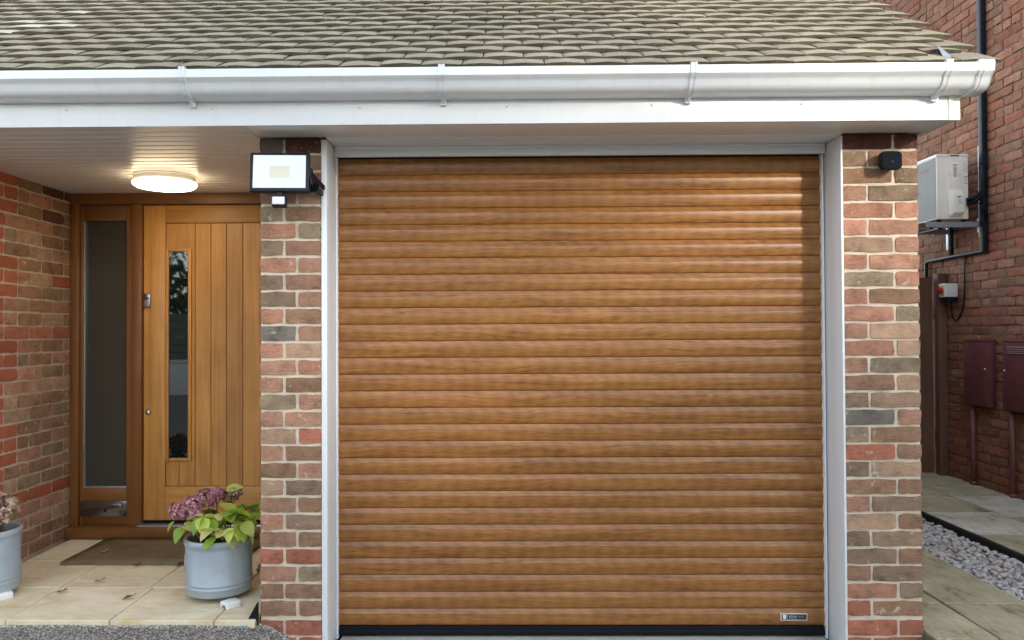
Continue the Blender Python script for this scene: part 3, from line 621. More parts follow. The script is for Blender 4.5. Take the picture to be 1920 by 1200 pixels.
lk = bx('night_latch', 'steel', fd, (-1.118, YD - .030, 1.557), (-1.076, YD - .0122, 1.640), .006, 3); bx('latch_cover', 'stainless_dark', lk, (-1.113, YD - .034, 1.603), (-1.081, YD - .0302, 1.634), .003)
mb = MB(); mb.lathe([(0, .012), (.010, .012), (.0155, .008), (.017, 0)], n=20); mb.v = [Vector((-1.094 + v.x, YD - .012 - v.z, .918 + v.y)) for v in mb.v]; mb.build('lock_cylinder', 'steel', fd)
bx('drip_seal', 'rubber', fd, (-1.12, YD - .006, .2475), (-.247, YD + .03, .2655), 0)
done()

# ================================================================== THINGS ON THE HOUSE
# porch ceiling lamp
C = (-.762, .80, SOF)
root = thing('ceiling_lamp', C, 'round white flush ceiling light glowing warm under the porch soffit', 'lamp')
mb = MB(); mb.lathe([(0, 2.2496), (.163, 2.2496), (.163, 2.243), (.158, 2.240), (.158, 2.215), (.150, 2.213), (0, 2.213)], C[:2], 48); mb.build('lamp_base', 'lamp_base', root, sharp=40)
mb = MB(); mb.lathe([(.150, 2.2145), (.162, 2.213), (.164, 2.207), (.161, 2.198), (.148, 2.188), (.11, 2.181), (.05, 2.178), (0.0005, 2.1775)], C[:2], 48); mb.build('diffuser', 'lamp_glow', root, recalc=True)
# floodlight, tilted on its arm
root = thing('floodlight', (.16, 0, 2.07), 'black framed floodlight with white face and motion sensor on the narrow pier', 'floodlight')
T = Matrix.Translation(Vector((.126, -.125, 2.075))) @ Matrix.Rotation(R(-9), 4, 'X') @ Matrix.Rotation(R(5), 4, 'Z') @ Matrix.Rotation(R(-1.2), 4, 'Y')
def tb(m): m.v = [T @ v for v in m.v]; return m
mb = MB(); mb.box((-.124, -.016, -.086), (.124, .020, .086)); mb.box((-.09, .0205, -.06), (.09, .034, .06)); tb(mb).build('housing', 'navy_plastic', root, bevel=.005)
mb = MB(); o = [(-.109, -.072), (.109, -.072), (.109, .072), (-.109, .072)]; inn = [(-.042, -.026), (.042, -.026), (.042, .026), (-.042, .026)]
mb.add([(a, -.0190, b) for a, b in o] + [(a, -.0165, b) for a, b in inn] , [(0, 1, 5, 4), (1, 2, 6, 5), (2, 3, 7, 6), (3, 0, 4, 7)]); mb.add([(a, -.0205, b) for a, b in o], []); tb(mb).build('reflector', 'flood_glass', root)
mb = MB(); mb.add([(a, -.0168, b) for a, b in inn], [(0, 1, 2, 3)]); tb(mb).build('led_panel', 'led_chip', root)
mb = MB()
mb.prism([(.02, -.010), (.034, -.008), (.115, .01), (.115, .03), (.02, .006)], .128, .133); mb.box((.126, -.006, -.05), (.134, .03, .02)); tb(mb); mb.add([(.250, -.13, 2.055), (.256, -.13, 2.055), (.292, -.018, 2.02), (.284, -.018, 2.02), (.250, -.13, 2.085), (.256, -.13, 2.085), (.292, -.018, 2.04), (.284, -.018, 2.04)], [(0, 1, 2, 3), (7, 6, 5, 4), (0, 4, 5, 1), (1, 5, 6, 2), (2, 6, 7, 3), (3, 7, 4, 0)])
mb.box((-.01 + .03, -.02, 2.015), (.264, -.0035, 2.055)); mb.box((.2645, -.06, 1.998), (.282, -.0035, 2.018)); mb.build('mounting_arm', 'navy_plastic', root, bevel=.001, seg=1)
mb = MB(); mb.box((-.012, -.008, -.105), (.012, .010, -.0865)); mb.box((-.029, -.024, -.150), (.029, .018, -.1055)); tb(mb).build('sensor_body', 'navy_plastic', root, bevel=.003)
mb = MB(); mb.box((-.0255, -.0300, -.1465), (.0255, -.0225, -.1135)); tb(mb).build('sensor_window', 'sensor_white', root, bevel=.003)
done()
# security camera
root = thing('security_camera', (2.724, 0, 2.12), 'small black square security camera at the top of the wider pier', 'camera')
def rr(cx, cz, w, h, r, n=6): return [(cx + sx * (w / 2 - r) + r * math.cos(a), cz + sz * (h / 2 - r) + r * math.sin(a)) for sx, sz, a0 in ((1, 1, 0), (-1, 1, 90), (-1, -1, 180), (1, -1, 270)) for a in [R(a0 + 90 * i / n) for i in range(n + 1)]]
mb = MB(); mb.prism(rr(2.732, 2.128, .082, .074, .018), -.022, -.052, 'Y', 0, True); mb.prism(rr(2.724, 2.120, .086, .078, .018), -.0521, -.082, 'Y', 0, True); mb.build('body', 'black_plastic', root, bevel=.004)
mb = MB(); mb.prism(rr(2.724, 2.120, .079, .071, .016), -.0822, -.084, 'Y'); mb.build('face_plate', 'lens', root)
mb = MB(); mb.lathe([(0, .0022), (.010, .002), (.012, 0)], n=16); mb.v = [Vector((2.722 + v.x, -.0842 - v.z, 2.112 + v.y)) for v in mb.v]; mb.build('lens', 'black_plastic', root)
mb = MB(); mb.tube([(2.735, -.003, 2.125), (2.735, -.024, 2.125)], .014, 12); mb.build('mount', 'black_plastic', root); done()

# ================================================================== NEIGHBOURING WALL
XN = 5.02
root = MB(); root.box((XN + .009, -1.2, -.2), (XN + .25, 7.2, 6.2)); nw = tag(root.build('neighbour_wall', 'mortar_rustic'), 'tall wall of dark rustic red brick across the side path', 'wall')
cand = []; rg = random.Random(21)
for r in range(0, 80):
    z = PZ - .02 + .075 * r + .0375
    y = -1.1 + (r % 2) * .1125
    while y < 7.0:
        ls = [.225] if rg.random() > .16 else [.1125, .1125]
        for L in ls:
            u, v, d = project((XN, y + L / 2, z))
            lim = 1722 if v > 215 else (1600 + max(v, 0) * 1.75 if v < 112 else 1790)
            vis = lim < u < 1945 and -25 < v < 945
            cand.append((-(u if vis else -9e5), y, z, L, vis)); y += L
cand.sort(); stuff = MB(); n = 0; kinds = ['a', 'a', 'b', 'c', 'c', 'd', 'e']
vis_n = sum(c[4] for c in cand)
for key, y, z, L, vis in cand:
    mat = rg.choice(kinds) if z > .55 else rg.choice(('d', 'd', 'b'))
    jit = rg.uniform(-.005, .004)
    if vis and n < 300:
        o = lay(nw, (XN + jit, y + L / 2, z), L - rg.uniform(.008, .014), 'rustic_' + mat, R(-90), H=.064, rough=1.5); n += 1
    elif vis or (-.6 < y < 5.6 and z < 5.3):
        me = brick_mesh(L - .011, .064, .03, rg.randrange(5), 1.5); b = len(stuff.v); rot = Matrix.Rotation(R(-90), 3, 'Z')
        stuff.v += [rot @ v.co + Vector((XN + jit, y + L / 2, z)) for v in me.vertices]; mi = 'abcde'.index(mat)
        for i, p in enumerate(me.polygons): stuff.f.append([q + b for q in p.vertices]); stuff.m.append(mi); stuff.sm.append(False)
t = stuff.build('brick', ['rustic_' + c for c in 'abcde'], nw, recalc=False); t['kind'] = 'stuff'
# ---- black downpipe trunking and runs
mb = MB(); mb.box((XN - .05, 3.045, 2.03), (XN - .004, 3.10, 6.1)); mb.box((XN - .052, 3.043, 2.76), (XN - .003, 3.102, 2.775)); mb.box((XN - .052, 3.043, 3.54), (XN - .003, 3.102, 3.555))
tag(mb.build('cable_trunking', 'navy_plastic', bevel=.006), 'tall black cable trunking running up the rustic brick wall', 'trunking')
mb = MB(); mb.tube([(XN - .03, 3.075, 2.05), (XN - .03, 3.10, 2.035), (XN - .03, 3.5, 2.035), (XN - .03, 3.92, 2.03), (XN - .03, 3.96, 2.01), (XN - .03, 3.965, 1.86)], .017, 10); tag(mb.build('overflow_pipe', 'navy_plastic', sharp=40), 'black pipe running level along the brick wall above the gate', 'pipe')
mb = MB(); mb.tube([(XN - .04, 3.52, 2.30), (XN - .035, 3.53, 2.2), (XN - .03, 3.53, 2.04)], .014, 8); tag(mb.build('drain_hose', 'black_plastic'), 'short black drain hose hanging below the outdoor unit', 'hose')
pts = [(XN - .012, 3.36, 2.02), (XN - .012, 3.375, 1.97), (XN - .012, 3.38, 1.85), (XN - .012, 3.39, 1.66), (XN - .012, 3.42, 1.56), (XN - .012, 3.47, 1.495), (XN - .013, 3.52, 1.475), (XN - .014, 3.565, 1.50), (XN - .015, 3.585, 1.60), (XN - .03, 3.58, 1.69)]
mb = MB(); mb.tube(pts, .0065, 6); tag(mb.build('supply_cable', 'black_plastic'), 'thin black cable drooping in a loop below the white switch', 'cable')
# ---- air conditioning unit
root = thing('air_conditioner', (4.76, 3.48, 2.285), 'white outdoor air conditioning unit with red lettering on the high bracket', 'air conditioner')
ax0, ax1, ay0, ay1, az0, az1 = 4.630, 4.888, 3.10, 3.87, 2.305, 2.835
bx('casing', 'white_metal', root, (ax0, ay0, az0), (ax1, ay1, az1), .008, 3); bx('lid', 'white_metal', root, (ax0 - .004, ay0 - .004, az1 - .018), (ax1 + .003, ay1 + .004, az1 + .006), .006, 3)
mb = MB(); mb.box((ax0 - .003, ay0 + .012, az0 + .012), (ax0 + .002, ay1 - .012, az1 - .022)); 
text_into(mb, 'TOSHIBA', .044, lambda a, b: (ax0 - .0036, ay0 + .285 - a, az1 - .115 + b), 1, 1.0); text_into(mb, 'INVERTER', .020, lambda a, b: (ax0 - .0036, ay0 + .25 - a, az1 - .150 + b), 2, 1.0)
mb.build('front_panel', ['fan_grille', 'print_red', 'print_grey'], root, recalc=False)
mb = MB(); nY = 2; 
mb.prism([(ax0 + .088, 2.49), (ax0 + .088, 2.345), (ax0 + .102, 2.325), (ax0 + .185, 2.325), (ax0 + .198, 2.345), (ax0 + .198, 2.50), (ax0 + .188, 2.545), (ax0 + .188, 2.765), (ax0 + .088, 2.765), (ax0 + .088, 2.55)], ay0 - .012, ay0 - .0005, 'Y')
mb.add([(ax0 + .090, ay0 - .0125, 2.545), (ax0 + .198, ay0 - .0125, 2.545), (ax0 + .198, ay0 - .045, 2.50), (ax0 + .114, ay0 - .045, 2.50), (ax0 + .198, ay0 - .045, 2.355), (ax0 + .114, ay0 - .045, 2.355), (ax0 + .092, ay0 - .012, 2.345), (ax0 + .105, ay0 - .012, 2.326), (ax0 + .190, ay0 - .012, 2.328), (ax0 + .1985, ay0 - .012, 2.350)], [(0, 1, 2, 3), (3, 2, 4, 5), (0, 3, 5, 6), (5, 4, 8, 7), (6, 5, 7), (4, 2, 1, 9), (4, 9, 8)])
mb.build('valve_cover', 'white_metal', root, bevel=.003)
mb = MB(); mb.box((ax0 + .108, ay0 - .0062, az1 - .010), (ax0 + .182, ay0 - .0041, az1 - .001)); mb.build('hand_slot', 'print_black', root)
mb = MB()
def dec(x0, z0, x1, z1, mi, y=ay0 - .0128): mb.add([(x0, y, z0), (x1, y, z0), (x1, y, z1), (x0, y, z1)], [(0, 1, 2, 3)], mi)
dec(ax0 + .128, 2.745, ax0 + .160, 2.752, 1)
for i in range(9): dec(ax0 + .130, 2.728 - i * .0095, ax0 + .157, 2.733 - i * .0095, 0)
for i in range(7): dec(ax0 + .217, 2.775 - i * .013, ax0 + .252, 2.777 - i * .013, 0, ay0 - .0008)
dec(ax0 + .217, 2.655, ax0 + .254, 2.659, 1, ay0 - .0008)
for i in range(3): dec(ax0 + .222 + .003 * i, 2.642 - i * .011, ax0 + .246, 2.645 - i * .011, 0, ay0 - .0008)
dec(ax0 + .226, 2.597, ax0 + .234, 2.605, 1, ay0 - .0008); dec(ax0 + .241, 2.597, ax0 + .248, 2.605, 1, ay0 - .0008)
mb.add([(ax0 + .145, ay0 - .0455, 2.487), (ax0 + .182, ay0 - .0455, 2.487), (ax0 + .145, ay0 - .0455, 2.472)], [(0, 1, 2)], 1)
for i in range(5): dec(ax0 + .148, 2.460 - i * .009, ax0 + .180, 2.463 - i * .009, 0, ay0 - .0455)
mb.build('warning_labels', ['print_grey', 'print_black'], root, recalc=False)
for xx in (ax0 + .095, ax0 + .182): bx('screw', 'print_black', root, (xx - .003, ay0 - .014, 2.667), (xx + .003, ay0 - .0122, 2.673), 0)
mb = MB(); mb.tube([(ax1 - .03, ay0 - .028, 2.455), (ax1 + .03, ay0 - .045, 2.475), (ax1 + .085, ay0 - .05, 2.53), (XN - .035, 3.06, 2.62), (XN - .03, 3.07, 2.74)], .019, 10); mb.tube([(ax1 - .03, ay0 - .028, 2.420), (ax1 + .03, ay0 - .05, 2.445), (ax1 + .095, ay0 - .055, 2.51), (XN - .045, 3.04, 2.60), (XN - .04, 3.05, 2.74)], .015, 10); mb.tube([(ax1 - .01, ay0 - .02, 2.42), (ax1 + .06, ay0 - .03, 2.435), (XN - .06, 3.03, 2.40), (XN - .03, 3.035, 2.30)], .006, 6); mb.build('refrigerant_hose', 'black_plastic', root); done()
root = thing('wall_bracket', (XN, 3.2, 2.16), 'galvanised steel bracket holding the outdoor unit on the brick wall', 'bracket')
for yy in (3.13, 3.62):
    mb = MB(); mb.box((XN - .024, yy - .02, 2.16), (XN - .004, yy + .02, 2.92)) if yy < 3.3 else mb.box((XN - .024, yy - .02, 2.10), (XN - .004, yy + .02, 2.30)); mb.build('upright', 'galvanised', root, bevel=.003)
    mb = MB(); mb.box((4.545, yy - .02, 2.240), (XN - .025, yy - .017, 2.284)); mb.box((4.545, yy - .0165, 2.281), (XN - .025, yy + .02, 2.284)); mb.build('arm', 'galvanised', root, bevel=.001, seg=1)
    for xx in (4.66, 4.86):
        mb = MB(); mb.lathe([(0, 2.2845), (.018, 2.2845), (.018, 2.304), (0, 2.304)], (xx, yy), 12); mb.build('rubber_foot', 'rubber', root)
mb = MB(); mb.box((XN - .034, 3.105, 2.20), (XN - .0245, 3.155, 2.32)); mb.build('clamp', 'galvanised', root, bevel=.002)
mb = MB(); mb.box((4.65, 3.13, 2.225), (4.69, 3.62, 2.239)); mb.build('cross_bar', 'navy_plastic', root); done()
# ---- isolator switch
root = thing('isolator_switch', (XN, 3.54, 1.68), 'white isolator box with red knob on yellow plate beside the gate', 'switch')
bx('box', 'white_plastic', root, (4.905, 3.495, 1.682), (XN - .004, 3.60, 1.80), .006, 3); bx('plate', 'switch_yellow', root, (4.9, 3.508, 1.704), (4.9046, 3.588, 1.785), .001)
mb = MB(); mb.lathe([(0, .030), (.020, .030), (.026, .022), (.027, 0)], n=20); mb.v = [Vector((4.8995 - v.z, 3.548 + v.x, 1.742 + v.y)) for v in mb.v]; mb.box((4.862, 3.542, 1.718), (4.8695, 3.554, 1.766)); mb.build('knob', 'switch_red', root)
bx('gland_box', 'black_plastic', root, (4.925, 3.50, 1.635), (XN - .006, 3.59, 1.6815), .004); done()
# ---- meter boxes with their pipes
def meter(y0, y1, label, vents, lock_y):
    root = thing('meter_box', (XN, (y0 + y1) / 2, .765), label, 'meter box', 'maroon meter boxes on the brick wall')
    xf = 4.945
    mb = MB(); mb.box((xf + .012, y0, .768), (XN - .002, y1, 1.298)); mb.prism([(xf + .008, 1.2985), (XN - .002, 1.2985), (XN - .002, 1.325), (xf + .004, 1.308)], y0 - .003, y1 + .003, 'Y'); mb.build('case', 'maroon', root, bevel=.005)
    d = bx('lid', 'maroon', root, (xf, y0 + .006, .774), (xf + .0115, y1 - .006, 1.296), .004)
    mb = MB(); mb.lathe([(0, .006), (.008, .006), (.011, 0)], n=12); mb.v = [Vector((xf - v.z, lock_y + v.x, 1.075 + v.y)) for v in mb.v]; mb.build('lock', 'steel', d)
    if vents:
        for i in range(4):
            mb = MB(); z = 1.262 - i * .0155; mb.prism([(xf - .0005, z - .005), (xf - .009, z - .0035), (xf - .0035, z + .0055), (xf - .0005, z + .0055)], y0 + .08, y1 - .075, 'Y'); mb.build('louvre', 'maroon_pipe', d)
    return root
meter(2.975, 3.305, 'plain maroon meter box with small lock, nearer the gate', False, 3.005)
meter(2.33, 2.785, 'maroon meter box with louvre vents, farther from the gate', True, 2.755); done()
def service(y, label):
    root = thing('service_pipe', (XN - .03, y, PZ), label, 'pipe', 'maroon pipes below the meter boxes')
    mb = MB(); mb.tube([(XN - .03, y, .77), (XN - .03, y, PZ + .01)], .021, 12); mb.build('tube', 'maroon_pipe', root); mb = MB(); mb.box((XN - .056, y - .026, PZ + .18), (XN - .003, y + .026, PZ + .2)); mb.build('clip', 'maroon_pipe', root)
    mb = MB(); mb.lathe([(.021, PZ + .03), (.027, PZ + .028), (.027, PZ + .002), (.02, PZ + .002)], (XN - .03, y), 12); mb.build('collar', 'maroon_pipe', root)
service(3.255, 'thin maroon pipe from the plain meter box to the slabs'); service(2.735, 'thin maroon pipe below the vented meter box to the slabs'); done()
# ---- gate
root = thing('garden_gate', (4.0, 3.74, PZ), 'dark brown boarded timber gate closing the side path', 'gate')
x = 2.92; i = 0
while x < 4.9:
    w = .125; x1 = min(x + w, 4.925); bx('plank', 'gate_wood', root, (x + .002, 3.735 + random.uniform(-.002, .002), PZ + .015), (x1 - .002, 3.758, 1.87 + random.uniform(-.004, .004)), .003, 1); x = x1 + .001
bx('post', 'gate_wood', root, (4.932, 3.66, PZ - .05), (5.01, 3.75, 1.90), .005); bx('crossbar', 'gate_wood', root, (2.92, 3.7585, .4), (4.925, 3.80, .5), .003); bx('crossbar', 'gate_wood', root, (2.92, 3.7585, 1.5), (4.925, 3.80, 1.6), .003); done()

# ================================================================== PORCH THINGS
mb = MB(); n = 14
def edge(a): return .004 * noise.noise(Vector((a * 9, 3, 1)))
vs = []; 
for j in range(7):
    for i in range(n + 1):
        u, v = i / n, j / 6; x = -1.30 + (1.30 - .34) * u + edge(v * 3 + u) * 2; y = .75 + (1.258 - .75) * v + edge(u * 4) * (2 if j == 0 else 1); vs.append((x, y, FZ + .016 + .002 * noise.noise(Vector((u * 6, v * 4, 0)))))
mb.add(vs, [(j * (n + 1) + i, j * (n + 1) + i + 1, (j + 1) * (n + 1) + i + 1, (j + 1) * (n + 1) + i) for j in range(6) for i in range(n)], 0, True)
ring = list(range(n + 1)) + [(n + 1) * j + n for j in range(1, 7)] + [(n + 1) * 6 + i for i in range(n - 1, -1, -1)] + [(n + 1) * j for j in range(5, 0, -1)]
o = len(mb.v); mb.v += [Vector((vs[q][0], vs[q][1], FZ + .001)) for q in ring]
for q in range(len(ring)): r2 = (q + 1) % len(ring); mb.f.append([ring[q], o + q, o + r2, ring[r2]]); mb.m.append(0); mb.sm.append(False)
tag(mb.build('doormat', 'coir'), 'worn brown coir doormat lying in front of the oak door', 'doormat')
def pot(c, zb, h, r, label, medal_ang):
    root = thing('flower_pot', (c[0], c[1], zb), label, 'flower pot', 'blue grey glazed pots in the porch')
    k = h / .262; rb = r * .945
    pf = [(0, zb + .004), (rb - .012, zb), (rb - .003, zb + .004), (rb, zb + .012), (rb, zb + .034 * k), (rb + .003, zb + .037 * k), (rb + .003, zb + .041 * k), (rb, zb + .044 * k), (rb, zb + .052 * k), (rb + .003, zb + .055 * k), (rb + .003, zb + .059 * k), (rb + .0005, zb + .063 * k), (rb + .002, zb + h - .045), (rb + .001, zb + h - .036), (r - .002, zb + h - .030), (r, zb + h - .018), (r - .001, zb + h - .006), (r - .006, zb + h), (r - .014, zb + h - .002), (r - .020, zb + h - .012), (r - .022, zb + h - .06)]
    mb = MB(); mb.lathe(pf, c, 56); mb.build('pot_body', 'glaze_blue', root, sharp=70)
    mb = MB(); mb.lathe([(r - .021, zb + h - .045), (r * .5, zb + h - .035), (.001, zb + h - .03)], c, 24); mb.build('soil', 'soil', root)
    mb = MB(); a0 = medal_ang
    for r0, r1 in ((.030, .036), (.0, .022)):
        n = 24; vs = []
        for i in range(n):
            for q, hh in ((r0, .0005), ((r0 + r1) / 2, .004), (r1, .0005)):
                t = 2 * math.pi * i / n; da = q * math.cos(t) / rb; zz = zb + h * .55 + q * math.sin(t) * 1.15; rr_ = rb + .0015 + hh; vs.append((c[0] + rr_ * math.cos(a0 + da), c[1] + rr_ * math.sin(a0 + da), zz))
        mb.add(vs, [(3 * i + e, 3 * ((i + 1) % n) + e, 3 * ((i + 1) % n) + e + 1, 3 * i + e + 1) for i in range(n) for e in (0, 1)], 0, True)
    mb.build('medallion', 'glaze_blue', root); done(); return root
PC, QC = (-.281, .285), (-1.402, .29)
pot(PC, FZ + .022, .258, .158, 'blue grey glazed pot with pink and green plant beside the narrow pier', R(203)); pot(QC, FZ + .022, .29, .158, 'blue grey glazed pot with dried brown flowers by the porch wall', R(-100))
def foot(c, ang, label):
    mb = MB(); n = 8; out = [(-.026, 0), (-.026, .022), (-.02, .030), (.02, .030), (.026, .022), (.026, 0), (.015, 0)] + [(.015 * math.cos(R(180 * i / n)), .015 * math.sin(R(180 * i / n))) for i in range(1, n)] + [(-.015, 0)]
    out = [(a, b * .022 / .030) if False else (a, b) for a, b in out]
    mb.prism(out, -.045, .035, 'Y'); rot = Matrix.Rotation(ang, 3, 'Z'); mb.v = [rot @ Vector((v.x * 1.15, v.y * .85, v.z)) + Vector((c[0], c[1], FZ)) for v in mb.v]
    mb.v = [Vector((v.x, v.y, min(v.z, FZ + .0305))) for v in mb.v]
    o = mb.build('pot_foot', 'porcelain', bevel=.002); return tag(o, label, 'pot foot', 'white porcelain feet under the pots')
foot((-.165, .115), R(-40), 'small white arched foot under the pot beside the pier'); foot((-1.272, .232), R(-40), 'small white arched foot under the pot by the porch wall')

# ---- plants
def leaf_mesh(L, W, droop, fold, seed):
    V = []; F = []; n = 6; rg = random.Random(seed); tw = rg.uniform(-.3, .3)
    for i in range(n + 1):
        t = i / n; w = W / 2 * (math.sin(math.pi * min(1, t ** .86)) ** .75) if 0 < i < n else .001
        y = L * t * (1 - .15 * droop * t); z = -droop * L * t * t * .6; 
        for s_ in (-1, 0, 1): V.append((s_ * w * math.cos(fold) + tw * t * t * W * .3, y, z + (abs(s_) * w * math.sin(fold)) + .004 * math.sin(t * 9 + seed) * abs(s_)))
    for i in range(n):
        for s_ in (0, 1): a = 3 * i + s_; F.append((a, a + 1, a + 4, a + 3))
    me = bpy.data.meshes.new('leaf'); me.from_pydata(V, [], F); me.materials.append(M['leaf_green'])
    for p in me.polygons: p.use_smooth = True
    return me
LM = [leaf_mesh(1, .72, d, f, i) for i, (d, f) in enumerate(((.3, .25), (.7, .3), (1.0, .2), (.1, .4), (.5, .15)))]
def add_leaf(parent, base, az, pitch, L, mat, k=None, roll=0):
    o = link('leaf', random.choice(LM) if k is None else LM[k], parent, base); o.scale = (L, L, L)
    o.rotation_euler = (Matrix.Rotation(az - math.pi / 2, 3, 'Z') @ Matrix.Rotation(pitch, 3, 'X') @ Matrix.Rotation(roll, 3, 'Y')).to_euler(); o.material_slots[0].link = 'OBJECT'; o.material_slots[0].material = M[mat]; return o
def head(parent, c, r, n, mat, name='flower_head', flat=.75, size=.011):
    rg = random.Random(int(c[0] * 1e4)); mb = MB(); c = Vector(c)
    for i in range(n):
        d = Vector((rg.gauss(0, 1), rg.gauss(0, 1), rg.gauss(.25, 1))).normalized(); p = c + Vector((d.x * r, d.y * r, d.z * r * flat)) * rg.uniform(.72, 1.05); nrm = (d + Vector((rg.gauss(0, .35), rg.gauss(0, .35), rg.gauss(0, .35)))).normalized(); a = nrm.orthogonal().normalized(); b = nrm.cross(a); ph = rg.uniform(0, 6); s_ = size * rg.uniform(.75, 1.3)
        for q in range(4):
            t = ph + q * math.pi / 2; u = a * math.cos(t) + b * math.sin(t); w = nrm.cross(u); cup = rg.uniform(-.1, .5)
            mb.add([p, p + u * s_ * .6 + w * s_ * .5 + nrm * s_ * cup * .5, p + u * s_ * 1.1 + nrm * s_ * cup, p + u * s_ * .6 - w * s_ * .5 + nrm * s_ * cup * .5], [(0, 1, 2, 3)])
    return mb.build(name, mat, parent, recalc=False)
pt = thing('hydrangea', (PC[0], PC[1], .40), 'hydrangea with faded pink heads and lime leaves in the pot by the pier', 'plant')
rg = random.Random(5)
heads = [(-.462, .27, .560, .052, 'petal_pink'), (-.415, .30, .585, .050, 'petal_pink'), (-.350, .32, .612, .058, 'petal_pink'), (-.310, .33, .630, .040, 'petal_pink'), (-.262, .40, .610, .050, 'petal_faded'), (-.230, .36, .628, .035, 'petal_faded'), (-.325, .19, .497, .032, 'petal_pink'), (-.385, .26, .545, .04, 'petal_pink')]
stem_top = []
for (x, y, z, r, m) in heads:
    head(pt, (x, y, z), r, int(95 * (r / .05) ** 2), m); mb = MB(); b0 = (PC[0] + (x - PC[0]) * .35, PC[1] + (y - PC[1]) * .35, .40); mb.tube([b0, ((b0[0] + x) / 2, (b0[1] + y) / 2, (b0[2] + z) / 2 + .02), (x, y, z - r * .4)], .0035, 5); mb.build('stem', 'stem', pt)
def whorl(c, n, L, mats, az0=0, pitch=(-.2, .5), az_span=2 * math.pi):
    for i in range(n): add_leaf(pt, (c[0], c[1], c[2]), az0 + az_span * i / n + rg.uniform(-.25, .25), rg.uniform(*pitch), 1.25 * L * rg.uniform(.8, 1.15), rg.choice(mats))
    mb = MB(); mb.tube([(PC[0] + (c[0] - PC[0]) * .4, PC[1] + (c[1] - PC[1]) * .4, .40), (c[0], c[1], c[2])], .004, 5); mb.build('stem', 'stem', pt)
whorl((-.315, .17, .555), 5, .085, ['leaf_green', 'leaf_lime', 'leaf_lime'], .3, (-.9, .5)); whorl((-.185, .20, .560), 7, .085, ['leaf_green', 'leaf_green', 'leaf_lime'], 0, (-.9, .9)); whorl((-.150, .29, .575), 5, .09, ['leaf_green', 'leaf_dark', 'leaf_green'], .4, (-.2, .7))
whorl((-.250, .125, .505), 6, .062, ['leaf_lime', 'leaf_green', 'leaf_yellow', 'leaf_lime'], .2, (-.9, .3)); whorl((-.41, .20, .505), 4, .075, ['leaf_lime', 'leaf_green', 'leaf_yellow'], 2.6, (-.8, .2)); whorl((-.27, .22, .545), 4, .065, ['leaf_yellow', 'leaf_yellow', 'leaf_lime'], 3.6, (-.8, .1)); whorl((-.17, .14, .515), 3, .07, ['leaf_yellow', 'leaf_lime'], 4.2, (-1.2, -.3)); whorl((-.30, .32, .52), 6, .09, ['leaf_dark', 'leaf_green'], 1, (-.5, .4))
for k_ in range(24):
    a_ = rg.uniform(-2.6, .9); r_ = rg.uniform(.02, .13); add_leaf(pt, (PC[0] + .05 + r_ * math.cos(a_), PC[1] - .03 + r_ * .8 * math.sin(a_), rg.uniform(.47, .575)), a_ + rg.uniform(-.5, .5), rg.uniform(-.8, .5), rg.uniform(.075, .105), rg.choice(['leaf_green', 'leaf_lime', 'leaf_lime', 'leaf_yellow']), None, rg.uniform(-.5, .5))
add_leaf(pt, (-.27, .34, .640), R(12), .35, .085, 'leaf_lime', 0, .5); add_leaf(pt, (-.12, .2, .54), R(8), .55, .085, 'leaf_green', 4, -.5)
add_leaf(pt, (-.475, .24, .52), R(215), -.7, .06, 'leaf_green', 4)
done()
pq = thing('dried_hydrangea', (QC[0], QC[1], .43), 'dried brown hydrangea heads on bare stems in the pot by the porch wall', 'plant')
for i in range(9):
    a = rg.uniform(0, 6.3); r = rg.uniform(.02, .12); x, y, z = QC[0] + .02 + r * math.cos(a), QC[1] + .8 * r * math.sin(a), rg.uniform(.545, .635) - r * .35
    if i < 3: x, y, z = (QC[0] + .105, QC[1] + .02, .585), (QC[0] + .10, QC[1] - .03, .545), (QC[0] + .06, QC[1] - .02, .615); 
    if i < 3: x, y, z = ((QC[0] + .105, QC[1] + .02, .585), (QC[0] + .10, QC[1] - .03, .545), (QC[0] + .06, QC[1] - .02, .615))[i]
    head(pq, (x, y, z), .05, 80, 'petal_brown', size=.013); mb = MB(); mb.tube([(QC[0] + (x - QC[0]) * .5, QC[1] + (y - QC[1]) * .5, .42), (x, y, z - .02)], .004, 5); mb.build('stem', 'stem', pq)
for i in range(7): add_leaf(pq, (QC[0] + rg.uniform(-.02, .11), QC[1] + rg.uniform(-.1, .05), rg.uniform(.46, .52)), rg.uniform(-1, 1), rg.uniform(-1.2, -.4), .06, 'leaf_dark').material_slots[0].material = M['dead_leaf']
done()
# ---- bits lying about
def litter(name, c, L, az, mat, label, cat, grp=None, curl=.5):
    me = leaf_mesh(L, L * .55, -curl, .5, int(L * 1000)); me.materials[0] = M[mat]; me.name = name
    o = link(name, me, None, c); o.rotation_euler = (0, 0, az); return tag(o, label, cat, grp)
LG = 'fallen leaves on the porch slabs'
litter('fallen_leaf', (-.70, .20, FZ + .006), .055, R(-70), 'dead_leaf', 'curled dark brown fallen leaf on the front row of porch slabs', 'leaf', LG)
litter('fallen_leaf', (-1.06, .30, FZ + .005), .045, R(-80), 'dead_leaf', 'flat brown fallen leaf near the pot with dried flowers', 'leaf', LG)
litter('fallen_leaf', (-.97, .47, FZ + .004), .05, R(-85), 'dead_leaf_pale', 'pale yellow fallen leaf on the slabs in front of the doormat', 'leaf', LG)
litter('fallen_leaf', (-1.17, .92, FZ + .021), .045, R(-60), 'dead_leaf_pale', 'small pale leaf lying on the doormat', 'leaf', LG)
litter('fallen_leaf', (-.90, .725, FZ + .008), .05, R(-100), 'dead_leaf', 'dark leaf caught against the front edge of the doormat', 'leaf', LG)
litter('fallen_leaf', (-.68, .73, FZ + .008), .06, R(-70), 'dead_leaf', 'dark leaf by the doormat corner next to the pot', 'leaf', LG)
